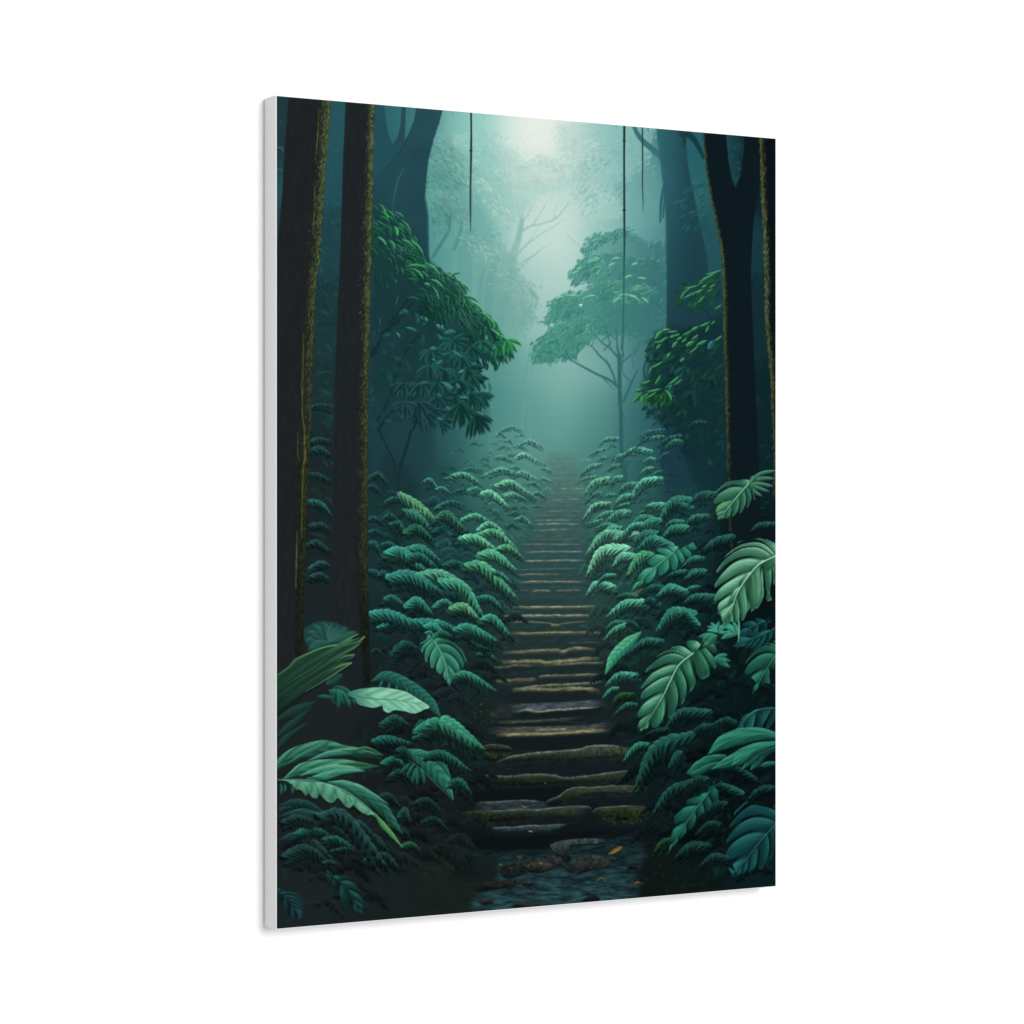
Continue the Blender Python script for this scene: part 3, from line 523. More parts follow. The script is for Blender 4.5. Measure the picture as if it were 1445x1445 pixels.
litleaves(t, [(960,0,150,2.75,16),(900,30,120,2.6,16),(840,60,90,2.5,14),(760,130,130,2.8,14),(800,100,60,2.5,10),(690,150,90,2.4,12),(800,165,100,2.55,20),(740,180,60,2.2,14),(830,130,50,2.6,18),(900,120,60,2.4,14),(880,160,60,2.5,12),(720,190,110,2.5,14),(640,190,70,2.0,14),(810,220,90,2.2,14),(960,295,80,2.5,12),
              (460,510,110,2.2,26),(520,505,80,2.9,16),(580,520,90,2.9,16),(600,545,60,2.7,16),(500,570,70,2.6,14),(560,560,50,2.7,20),(470,600,90,2.8,16),(440,630,60,2.2,20),(580,610,70,2.2,24),(620,570,60,2.5,18),(660,580,60,2.3,16),(700,520,90,2.6,14),(760,480,80,2.5,22),(860,440,110,2.6,16),(900,430,50,2.2,12),(760,550,80,2.4,16),(850,470,70,1.9,16),(720,610,80,2.5,30),(830,600,100,2.6,22),(760,640,110,2.3,14),(520,700,60,2.0,20),(640,750,50,2.3,22),(960,560,80,2.4,16),
              (455,780,130,2.55,16),(360,830,60,1.9,14),(440,890,100,2.0,16),(350,940,80,2.6,18),(600,900,130,2.35,18),(620,930,90,2.4,12),(290,1010,80,2.75,16),(280,1030,130,2.15,16),(440,1010,130,2.8,18),(400,1040,110,2.5,14),(470,1020,110,.9,22),(340,1040,80,2.3,12)], 81)
litleaves(t, [(400,570,60,-1.0,14),(460,515,40,-.3,12)], 82, base=(70,160,70), hi=(120,210,110))

# ---- dark forked trunk and the outer right trunk ----------------------------------------------------------
poly([(1048,185),(1075,190),(1095,195),(1096,700),(1060,700),(1040,400)], (14,36,42), .55, 10)
strokes([(1060,330),(1082,330),(1092,760),(1064,760)], 90, 13, 1.6, 2.3, .6, lambda x, y, r: mix((12,36,42), (26,72,74), r.random()**2), .6, 83)
strokes([(1026,196),(1050,200),(1044,255),(1034,255)], 40, 7, 1.2, 2.2, .9, lambda x, y, r: mix((18,52,58), (34,84,86), r.random()), .7, 84)
TRK = lambda sl: A3((13,26,32))*(.96+.08*NV[sl])[..., None]
poly([(993,184),(995,205),(997,230),(1003,270),(1009,300),(1014,330),(1018,351),(1021,401),(1022,471),(1024,530),(1026,620),(1028,660),(1030,735),(1033,790),(1078,790),(1074,720),(1072,667),(1068,579),(1063,463),(1060,380),(1061,361),(1064,310),(1070,275),(1073,255),(1074,190),(1051,186),(1050,215),(1046,245),(1038,264),(1033,250),(1028,222),(1025,186)], TRK, 1, 1.5)
def mossband(edge, wid, seed, side=-1, bright=1.0, base=(31,34,34), dens=1.0):
    """moss laid on one side of an edge line: opacity falls off with a noisy threshold"""
    C = catmull(edge, 10); xs = np.interp(YY[:, 0], C[:, 1], C[:, 0])[:, None]
    ws = np.interp(YY[:, 0], C[:, 1], np.interp(np.linspace(0, 1, len(C)), np.linspace(0, 1, len(wid)), wid))[:, None]
    br = np.interp(YY[:, 0], C[:, 1], np.interp(np.linspace(0, 1, len(C)), np.linspace(0, 1, len(np.atleast_1d(bright))), np.atleast_1d(bright)))[:, None, None]
    d = (XX-xs) if side > 0 else (xs-XX)
    u = d/ws
    n3 = np.roll(NV, seed*17, 0); ok = (YY >= C[0, 1]) & (YY <= C[-1, 1])
    a = np.clip(1.15-u*1.05+(n3-.5)*.7, 0, 1)*np.clip(d/.8+.5, 0, 1)*ok*(u < 2)
    c = mix((34,37,32), (54,64,42), np.clip(1.15-u*1.1+(n3-.5)*1.1, 0, 1))*br
    B[:] = B+(c-B)*a[..., None]
    r = np.random.default_rng(seed); y0_, y1_ = C[0, 1], C[-1, 1]
    for q in range(int((y1_-y0_)*2.6*dens)):
        y = r.uniform(y0_, y1_); k = min(BH-1, max(0, int((y-Y0)*SC))); x_, w_, b_ = xs[k, 0], ws[k, 0], br[k, 0, 0]
        uu = abs(r.normal(0, .5)); 
        if uu > 1.25: continue
        x = x_+(uu*w_+.5)*(1 if side > 0 else -1)
        l = np.clip(1.05-uu*.75+r.normal(0, .28), 0, 1); cc = mix(mix((30,33,27), (72,86,50), min(1, l*1.4)), (122,132,84), np.clip(l*2-1.25, 0, 1))*b_
        petal(x, y, r.uniform(2, 6.5), 1.78+r.normal(0, .28), r.uniform(.35, .75), cc, r.normal(0, .3), r.uniform(.3, .8), soft=.8)

mossband([(993,184),(997,230),(1003,270),(1009,300),(1018,351),(1021,401),(1022,471),(1024,530),(1026,620),(1028,660),(1030,735),(1033,790)], [1.6,2,2.4,3,4,5,5.5,6,5,4,3.5,4], 1, 1, [.55,.6,.65,.75,.8,.75,.7,.62,.5,.42])
poly([(1072,190),(1074,235),(1075,280),(1079,351),(1081,449),(1083,470),(1088,530),(1090,588),(1092,620),(1093,700),(1096,760),(1100,760),(1100,190)], (12,18,22), 1, 1.2)
mossband([(1072,190),(1074,235),(1075,280),(1079,351),(1081,449),(1088,530),(1090,588),(1092,620),(1093,700)], [8,8,8,8,7,6,6], 2, 1, [.85,.9,.95,.85,.72,.6])
# ---- stone stairs up the middle ------------------------------------------------------------------------------
def stairc(y): return np.stack([np.interp(y, [640,690,740,790,840,900,960,1010,1100,1180], v) for v in ([84,75,56,46,43,35,28,23,20,16],[132,112,90,79,69,53,42,35,29,23],[126,106,88,80,69,53,44,38,32,27])], -1)
poly([(775,640),(815,640),(830,720),(836,800),(850,880),(862,960),(895,1060),(925,1180),(905,1240),(640,1240),(640,1180),(672,1060),(700,940),(716,860),(730,790),(752,720)],
     lambda sl: stairc(YY[sl])*(.9+.14*NH[sl]+.06*NB[sl])[..., None], .92, 14)
strokes([(775,700),(825,700),(850,870),(870,1000),(900,1100),(650,1100),(700,930),(728,800)], 700, 14, 1.2, 0.0, .06, lambda x, y, r: stairc(np.float32(y))*r.uniform(.72, 1.45), .5, 87, .05)
strokes([(728,800),(838,800),(870,1000),(915,1180),(650,1180),(700,930)], 260, 7, .8, 0.0, .2, lambda x, y, r: mix(stairc(np.float32(y)), (74,84,52), r.uniform(.1, .45)), .5, 88, .1)
def step(P, th, c, lo=None, a=.9, rag=.5, drop=5):
    c = A3(c); c = c*.66+c.mean()*.46+A3((-5, 3, -2)); th *= .95
    """a worn edge catching the light: uneven line, darker riser below"""
    C = catmull(P, 6); y = C[:, 1].mean()
    C = C+np.stack([np.zeros(len(C)), rng.normal(0, .35*rag, len(C))], -1).astype(np.float32)
    if drop: ribbon(C+A3((0, drop*.55)), [drop*.2]+[drop*.5]*4+[drop*.2], stairc(np.float32(y))*.84, np.interp(y, [680, 800, 900], [.12, .4, .6]), soft=drop*.5, m=1)
    ribbon(C+A3((0, th*1.1)), [.3]+[th*1.5]*4+[.3], mix(stairc(np.float32(y)), c, .45)*.8, .55, soft=th*1.3, m=1)
    n = len(C); w = th*(.7+.5*rng.random(n)); w[0] = w[-1] = .15
    def f(T, s, sl):
        q = mix(A3(c)*.66, A3(c)*1.14, np.clip(NH[sl]*.8+NF[sl]*.5-.15, 0, 1))*(1-.25*np.clip(s, 0, 1))[..., None]
        k = np.clip(np.minimum(T, 1-T)*5+.2, 0, 1)*(.85+.25*NW[sl])
        return B[sl]+(q-B[sl])*np.clip(k, 0, 1)[..., None]
    ribbon(C, w, f, a, soft=1.0, m=1)
for y, x0, x1, th, c, a in [(652,783,812,.6,(98,146,138),.3),(661,778,816,.6,(98,140,132),.35),(669,776,815,.6,(98,138,130),.35),(677,780,820,.6,(100,136,128),.35),(684,778,822,.6,(98,132,124),.35),
    (690,783,827,.8,(116,148,138),.7),(697,780,822,.6,(92,122,114),.5),(705,778,820,.8,(112,142,132),.6),(709,784,812,.7,(100,130,122),.6),(715,766,800,.6,(84,112,106),.5),(721,772,822,.8,(108,138,130),.65),(727,752,822,.7,(92,124,116),.6),
    (734,752,806,.9,(116,142,130),.8),(739.5,752,822,1.0,(124,150,140),.85),(747.5,748,808,.9,(116,136,122),.8),(756.5,752,822,1.1,(84,98,88),.7),(760.5,738,822,.7,(100,116,104),.7),(768,730,822,.9,(118,122,100),.85),
    (778.5,740,827,.9,(118,146,138),.9),(790.8,738,825,1.1,(146,146,116),.95),(803,728,828,.8,(92,110,98),.7),(810.5,729,790,1.1,(128,124,92),.9),(811,800,828,.6,(96,98,80),.7),(821,728,826,1.1,(144,138,104),.95),(834,726,745,.8,(92,90,64),.8),(834,750,778,1.1,(134,128,98),.9),(833,783,820,.8,(128,128,112),.85),
    (845,722,800,.8,(56,70,68),.5),(855.8,721,842,1.4,(150,142,100),.95),(863,712,728,.9,(80,80,50),.7),(860,826,842,.8,(84,82,54),.7),(868.5,704,842,1.5,(152,146,110),.95),(893,718,852,1.7,(138,128,84),.95),(906,714,733,1.0,(84,80,44),.8),(907,800,846,1.0,(82,86,84),.7)]:
    step([(x0, y+.6), (x0*.7+x1*.3, y+rng.normal(0, .4)), (x0*.35+x1*.65, y-.3+rng.normal(0, .4)), (x1, y-.3)], th, c, a=a, drop=min(7, 2+(y-640)/40))
t = tile(660,820,6.02)
ST = lambda th, c, drop, *v: step(t(*v), th, c, drop=drop)
ST(1.0,(118,116,86),3, 370,365, 430,345, 600,350, 700,360, 745,378, 800,362, 900,350, 1050,345); ST(1.6,(120,110,66),0, 700,380, 745,372, 780,376)
ST(2.1,(132,124,92),9, 290,610, 450,600, 600,590, 740,585, 810,598, 870,575, 960,570, 1090,582)
ST(2.6,(136,126,80),6, 260,690, 400,685, 600,680, 680,695, 760,685, 900,675, 1000,660, 1120,660); ST(1.2,(104,104,80),9, 200,735, 330,728, 400,715, 560,720); ST(1.2,(120,118,92),9, 700,712, 850,705, 1000,695, 1170,695)
ST(1.7,(112,106,84),7, 600,820, 640,808, 800,803, 1000,795, 1150,792); ST(2.8,(104,98,68),6, 210,850, 350,845, 480,838, 590,835)
ST(1.6,(136,130,96),6, 470,905, 600,890, 750,883, 900,876, 1050,865, 1140,850); ST(2.6,(134,126,82),12, 370,925, 480,915, 600,918, 700,922, 850,915, 1000,915, 1130,932)
poly(t(300,1010, 330,965, 480,945, 700,945, 900,940, 1000,930, 1060,970, 1130,985, 1130,1015, 900,1020, 600,1030, 400,1035), (25,34,36), .88, 2.5, smooth=3)
def endfade(P, c, sl, k=.22):
    x0, x1 = A3(P)[:, 0].min(), A3(P)[:, 0].max(); x = (XX[sl]-x0)/(x1-x0)
    return B[sl]+(c-B[sl])*(smooth(0, k, x)*smooth(0, k, 1-x)*(.8+.2*NW[sl]))[..., None]
def slab(P, top, edge, seed=0, a=.95, smooth=3, soft=1.5):
    def f(sl):
        n = np.clip(NH[sl]*.8+NF[sl]*.25-.05, 0, 1)
        return endfade(P, mix(A3(top)*.55, A3(top)*1.14, n), sl)
    poly(P, f, a, soft, smooth)
# the two pale treads
slab(t(280,1060, 400,1045, 600,1040, 900,1025, 1100,1010, 1220,1018, 1170,1060, 1000,1080, 800,1095, 600,1120, 470,1100, 420,1120, 330,1110), (84,96,106), 0)
slab(t(160,1100, 250,1060, 330,1060, 400,1150, 300,1170, 150,1150), (50,56,54), 0, a=.8)
ST(1.4,(150,142,112),0, 420,1115, 500,1095, 600,1112, 700,1100, 850,1092, 1000,1080, 1120,1072)
poly(t(410,1135, 480,1110, 560,1130, 620,1120, 800,1105, 1000,1090, 1130,1080, 1150,1110, 1000,1140, 800,1150, 600,1165, 420,1165), (21,29,31), .92, 2, smooth=3)
slab(t(170,1195, 400,1185, 600,1180, 800,1165, 1000,1155, 900,1180, 700,1195, 500,1205, 300,1215), (86,90,78), 0); ST(1.3,(100,106,110),0, 760,1200, 850,1195, 950,1205, 1060,1185)
poly(t(160,1240, 400,1215, 700,1200, 1000,1170, 1080,1195, 900,1225, 700,1232, 400,1240), (21,29,31), .8, 2, smooth=3)
slab(t(120,1250, 300,1240, 500,1238, 740,1235, 1000,1225, 1200,1200, 1290,1260, 1100,1285, 900,1290, 700,1305, 500,1310, 300,1320, 160,1290), (96,98,88), 0)
ST(2.2,(150,138,84),0, 240,1310, 400,1305, 560,1300, 700,1300, 850,1290, 1000,1280, 1200,1270); ST(1.8,(140,138,116),0, 560,1270, 700,1262, 850,1260)
poly(t(200,1345, 400,1330, 700,1320, 1000,1305, 1200,1300, 1300,1340, 1200,1400, 800,1440, 500,1440, 300,1400), (19,27,29), .9, 4, smooth=3)
t = tile(600,1020,4.817)
def stone(P, c, mossy=.5, soft=1.3, under=True, lit=1.3):
    """a rounded mossy step edge: lit along the top, sinking into black below"""
    P = A3(P).reshape(-1, 2); top = P[:, 1].min(); bot = P[:, 1].max()
    if under: poly(P+A3((0, 9)), lambda sl: endfade(P, mix((18,25,27), (40,48,44), np.clip(NH[sl]*.6+NK[sl]*.5-.25, 0, 1)), sl), .8, 6, 3)
    def f(sl):
        u = np.clip((YY[sl]-top)/(bot-top+.1), 0, 1); n = np.clip(NK[sl]*.5+NF[sl]*.55-.05, 0, 1)
        k = mix(A3(c)*.5, A3(c)*1.05, n); k = mix(k, mix((40,46,18), (72,78,36), NF[sl]), np.clip((NM[sl]-.5)*3, 0, 1)*mossy)
        return endfade(P, k*A3((.88, 1.0, .98))*(lit*(1.15-1.0*u))[..., None], sl, .16)
    poly(P, f, .96, soft, 3)
stone(t(385,165, 450,148, 540,158, 600,180, 560,195, 400,190), (70,68,56), .2)
stone(t(190,225, 380,200, 480,215, 580,210, 590,235, 500,260, 350,255, 200,250), (56,58,46), .6)
stone(t(470,275, 540,240, 640,220, 760,205, 900,195, 1060,178, 1100,160, 1250,155, 1400,175, 1560,190, 1570,215, 1400,215, 1250,225, 1050,240, 850,250, 650,265), (80,88,76), .6)
stone(t(210,400, 330,370, 430,355, 560,365, 700,352, 860,355, 950,375, 1100,360, 1250,340, 1380,325, 1500,335, 1540,370, 1400,400, 1250,400, 1050,410, 800,420, 600,430, 400,415), (64,74,66), .6)
poly(t(200,470, 600,450, 1000,430, 1000,470, 820,540, 300,540), (14,19,22), .8, 6)
slab(t(290,580, 360,545, 500,538, 650,530, 790,535, 830,570, 900,575, 750,600, 600,610, 420,620, 330,600), (52,66,72), 0, soft=3)
stone(t(190,620, 330,600, 480,600, 640,590, 760,595, 900,575, 1080,568, 1140,590, 1100,625, 900,640, 700,650, 500,670, 300,660), (66,74,58), .6)
stone(t(1120,620, 1180,580, 1300,570, 1420,565, 1545,580, 1560,640, 1400,665, 1280,660, 1180,640), (56,62,46), .8)
stone(t(800,555, 830,525, 900,505, 960,460, 1020,440, 1150,440, 1300,428, 1500,438, 1540,460, 1400,475, 1200,470, 1050,490, 950,530, 880,565), (64,70,56), .5)
ribbon(t(370,605, 450,600, 540,590), [.5,2.2,.6], (18,22,22), .9)
stone(t(430,735, 470,715, 600,712, 720,700, 780,705, 820,700, 980,690, 900,720, 800,745, 700,750, 560,760), (72,88,94), .15)
poly(t(300,800, 480,770, 560,772, 860,760, 1200,730, 1400,760, 1200,790, 860,800, 860,860, 600,880, 300,870), (13,18,21), .9, 6, 3)
for th, c, v in [(1.5,(128,130,108),(480,268, 560,238, 650,222, 760,207, 900,197, 1060,180, 1120,162, 1250,158, 1400,177)), (1.4,(108,114,100),(330,374, 430,359, 560,368, 700,355, 860,358, 950,378, 1100,364, 1250,344, 1380,329)), (1.3,(104,108,90),(815,548, 850,524, 905,504, 960,464, 1025,443, 1150,442, 1300,431, 1460,437)),
                 (1.3,(100,112,104),(330,604, 480,602, 640,592, 760,597, 900,578, 1080,571, 1130,588)), (1.1,(90,98,80),(1130,612, 1180,584, 1300,573, 1420,568)), (1.2,(104,120,124),(440,734, 480,716, 600,713, 720,702, 800,703, 960,692)), (1.3,(96,110,116),(350,548, 500,540, 650,532, 785,537)), (1.0,(92,90,76),(390,162, 450,150, 540,160, 590,178))]:
    step(t(*v), th, c, drop=0, a=.75)
# ---- stream and stones at the foot ------------------------------------------------------------------------
def water(sl):
    n = NH[sl]*.35+NW[sl]*.5+NF[sl]*.15
    c = mix((20,34,38), (46,84,88), np.clip((n-.25)*1.9, 0, 1))
    return c*(np.interp(YY[sl], [1195,1230,1262,1290], [.75,.95,1.1,1.1]))[..., None]
poly(t(310,870, 500,890, 850,865, 1200,790, 1450,770, 1500,900, 1440,1000, 1445,1230, 900,1300, 300,1330, 330,1180, 480,1090, 480,950, 330,920), water, .85, 12)
strokes([(700,1240),(860,1210),(900,1250),(820,1290),(690,1290)], 110, 9, .6, -.12, .2, lambda x, y, r: mix((30,58,62), (66,112,114), r.random()), .45, 90, .2)
poly(t(330,900, 480,930, 490,1000, 430,1060, 330,1020), (26,34,32), .7, 8)
def rock(P, c, seed=0):
    poly(A3(P)+A3((0, 1.5)), (10,14,17), .9, 2.5, 3)
    top = A3(P)[:, 1].min(); bot = A3(P)[:, 1].max()
    poly(P, lambda sl: mix(A3(c)*.45, A3(c)*1.2, np.clip(NF[sl]*.5+NK[sl]*.6-.1, 0, 1))*(1.15-.65*np.clip((YY[sl]-top)/(bot-top), 0, 1))[..., None], .96, 1.4, 3)
rock(t(845,835, 900,810, 1000,795, 1120,788, 1200,795, 1220,810, 1150,825, 1000,830, 980,850, 975,890, 920,900, 870,880), (72,88,90))
rock(t(920,900, 980,885, 990,930, 950,950), (42,48,48))
rock(t(500,985, 560,960, 640,940, 760,920, 880,905, 935,935, 920,965, 860,985, 790,1015, 700,1015, 620,1045, 530,1050), (50,58,58))
rock(t(670,975, 760,950, 860,965, 845,1000, 740,1018), (64,66,58)); rock(t(945,985, 990,940, 1090,905, 1180,905, 1260,950, 1230,985, 1130,1000, 1060,1020, 980,1012), (60,66,66))
rock(t(330,1120, 400,1090, 520,1075, 620,1070, 640,1095, 560,1115, 450,1140, 360,1145), (44,48,46)); rock(t(650,1090, 730,1085, 720,1105, 660,1105), (54,56,46))
rock(t(1060,1215, 1110,1185, 1160,1180, 1185,1210, 1130,1222), (30,34,36)); rock(t(580,1245, 680,1225, 780,1235, 790,1250, 640,1260), (60,62,50)); rock(t(350,1215, 420,1205, 460,1220, 400,1232), (60,62,44)); rock(t(1370,980, 1430,970, 1440,990, 1390,995), (30,34,34))
ribbon(t(1250,895, 1290,870, 1330,850), [1,2.4,1.8], (112,94,32)); ribbon(t(1265,895, 1325,862), [.5,1.4,.6], (134,114,48))
ribbon(t(1160,1080, 1195,1058, 1230,1075), [.4,1.1,.4], (92,88,48)); ribbon(t(1420,1100, 1445,1088, 1480,1098), [.4,1.2,.5], (150,92,40)); ribbon(t(620,910, 640,920, 660,915), [.3,.7,.3], (100,102,74)); ribbon(t(770,955, 790,962, 800,950), [.4,1,.4], (116,112,76)); ribbon(t(500,965, 520,968), [.5,1,.4], (110,100,56))
ribbon(t(650,560, 670,575, 700,572), [.3,.8,.3], (120,118,84)); ribbon(t(812,410, 820,414), [.4,.6,.3], (150,140,100)); ribbon(t(700,740, 730,742), [.4,.9,.3], (150,150,110))
def mossbank(P, n, seed, c0=(18,28,22), c1=(38,50,26), L=5):
    strokes(P, n, L, .9, .2, .9, lambda x, y, r: mix(c0, c1, r.random()**2), .75, seed)
mossbank(list(map(tuple, t(100,830, 300,820, 350,1000, 330,1200, 200,1320, 20,1320, 0,900))), 330, 91); mossbank(list(map(tuple, t(180,610, 360,600, 500,640, 300,690, 180,680))), 90, 92, c1=(62,70,32), L=4)
mossbank([(868,1205),(905,1180),(980,1225),(1000,1255),(905,1262),(880,1225)], 150, 93, (20,32,24), (40,54,28)); mossbank([(845,1150),(905,1140),(915,1160),(860,1165)], 90, 94, (40,48,18), (74,82,34), 4); mossbank([(840,1055),(880,1050),(895,1065),(860,1075)], 50, 95, c1=(70,78,40), L=4)
mossbank([(690,1058),(730,1060),(840,1062),(700,1078)], 70, 96, c1=(72,80,42), L=3.5); mossbank([(660,1095),(740,1095),(880,1090),(880,1105),(700,1108)], 90, 97, c1=(64,72,38), L=3.5)
mossbank([(665,1085),(735,1084),(760,1090),(690,1100)], 40, 98, c1=(60,80,30), L=4); mossbank([(655,990),(690,985),(700,1020),(680,1030)], 60, 99, c1=(70,84,34), L=4)

strokes([(690,1230),(740,1200),(880,1200),(905,1240),(880,1290),(640,1290)], 260, 7, .5, -.1, .3, lambda x, y, r: mix((16,30,34), (70,104,104), r.random()**2), .5, 89)
# ---- undergrowth on both banks: dark filler, then the arched leaves one by one, far to near -----------------
def filler(P, n, size, seed, flipx=1, f0=.88, f1=1.3):
    r = np.random.default_rng(seed)
    for x, y in sorted(inside(P, n, seed), key=lambda p: p[1]):
        c = mist(x, y)*r.uniform(f0, f1); L = size*r.uniform(.6, 1.2)*np.interp(y, [620, 800, 1100], [.55, 1, 1.3])
        frond([(x, y), (x+flipx*L*.5, y-L*.16), (x+flipx*L, y+L*r.uniform(.15, .5))], L*.3, c, 6, .75, False)
gm = lambda x, y, r: mix(mist(x, y)*r.uniform(.85, 1.05), (24,84,70), r.uniform(.1, .5)*np.interp(y, [640, 720], [.4, 1]))
strokes([(524,690),(640,650),(740,650),(770,690),(715,800),(700,930),(640,960),(524,960)], 520, 15, 2.6, .55, .5, gm, .6, 110, .6)
strokes([(824,655),(900,630),(1000,690),(1030,780),(1030,960),(890,990),(855,880),(834,770)], 520, 15, 2.6, 2.6, .5, gm, .6, 111, -.6)
strokes([(900,960),(1090,900),(1090,1240),(960,1230),(900,1080)], 240, 22, 3.6, 2.5, .5, lambda x, y, r: mix((10,24,25), (20,62,54), r.uniform(0, .8)), .6, 112, -.6)
strokes([(524,960),(660,960),(660,1080),(640,1220),(400,1290),(392,1180),(500,1040)], 240, 22, 3.6, .6, .5, lambda x, y, r: mix((24,32,34), (26,60,54), r.uniform(0, .8)), .6, 113, .6)
filler([(620,640),(700,610),(760,640),(772,690),(735,760),(715,800),(600,760),(560,700)], 90, 20, 100)
filler([(524,690),(600,700),(715,800),(712,900),(690,960),(560,960),(524,900)], 120, 30, 101, 1, .85, 1.4)
filler([(822,650),(870,625),(935,640),(1000,700),(1020,780),(900,780),(840,740),(824,700)], 90, 20, 102, -1)
filler([(838,760),(1020,770),(1030,900),(1000,960),(870,960),(852,880)], 120, 28, 103, -1, .85, 1.4)
filler([(524,960),(640,950),(665,1040),(650,1200),(560,1220),(400,1260),(395,1200),(524,1060)], 60, 38, 104, 1, .8, 1.3); filler([(900,960),(1090,940),(1090,1240),(930,1180),(890,1060)], 60, 36, 105, -1, .8, 1.4)
t = tile(700,500,6.02)
def many(t, L, rev=False, hz=0.0):
    for *v, w, c in L:
        P = t(*v); P = P[::-1] if rev else P
        c = mix(c, mist(*P[1]), hz)
        frond(P, w/t.k, c)
G1, G2, G3 = (84,148,134), (98,170,148), (104,178,146)
many(t, [(60,640,130,610,220,650,22,(78,142,132)),(40,640,70,625,110,640,16,(80,145,134)),(180,690,210,675,240,690,14,(84,150,136)),(0,680,30,660,80,700,22,G1),(90,725,115,718,130,740,18,G1),(20,790,60,772,100,800,22,(84,152,136)),(150,780,190,768,245,805,22,G1),(240,745,290,728,395,790,28,(106,172,154)),(110,850,140,842,190,872,22,G1),(170,870,250,846,390,930,34,G2),(0,872,50,862,120,900,26,G1),(410,965,440,968,480,1005,18,G1),(0,985,60,968,150,1030,34,G2),(130,955,170,948,215,992,24,G1),(160,1020,235,998,370,1070,36,G2),(390,1045,430,1055,490,1082,18,(90,150,132)),
         (280,1090,320,1083,370,1130,24,(70,130,116)),(320,1180,362,1168,420,1212,26,G1),(20,1110,120,1082,345,1222,50,G3),(60,1190,150,1180,250,1232,36,(86,154,130)),(-60,1195,20,1212,95,1292,40,(112,186,152)),(310,1290,340,1282,380,1292,14,(80,140,120)),(170,1400,225,1380,305,1450,40,(92,164,136)),(120,1360,160,1345,210,1370,20,(62,120,108))], hz=.1)
many(t, [(890,765,935,712,1030,708,26,G1),(800,862,850,820,925,800,26,(74,138,124)),(840,920,880,880,930,870,20,(70,132,120)),(1010,885,1040,850,1095,853,26,G1),(730,1012,800,948,885,928,36,(90,160,140)),(710,1082,770,1045,850,1030,24,(80,146,128)),(940,985,990,945,1050,935,26,(78,142,124)),(1000,888,1100,838,1180,840,22,G1),(1090,850,1180,792,1310,815,36,(86,162,142)),(1200,770,1275,712,1410,690,32,(66,132,120)),(1230,690,1290,650,1375,640,24,(58,118,112)),(1240,917,1300,880,1345,880,26,(84,156,136)),(1230,1012,1275,965,1335,960,26,(92,166,142)),(1290,1060,1340,1010,1400,985,24,(54,116,108)),(1380,900,1420,850,1460,830,22,(44,96,96)),(960,1112,1000,1050,1068,1034,38,(86,160,132)),(1040,1162,1110,1100,1188,1092,44,(66,136,116)),(910,1215,960,1185,1010,1185,20,(66,128,112)),(740,1202,830,1082,965,1048,46,G3),(1150,1192,1250,1072,1395,1050,56,(88,166,138)),(760,1260,830,1190,900,1170,26,(62,124,108)),(1010,1262,1080,1200,1160,1190,46,(84,164,134)),(830,1330,900,1290,980,1300,24,(64,124,108)),(1020,1300,1080,1270,1130,1265,26,(66,130,112)),(830,1410,910,1350,985,1330,36,(74,146,122)),(740,1402,830,1282,955,1262,46,(106,180,146)),(940,1412,1025,1340,1125,1330,54,(80,156,130)),(750,1440,830,1420,900,1400,30,(70,140,118))], True, .1)
t = tile(500,660,6.02)
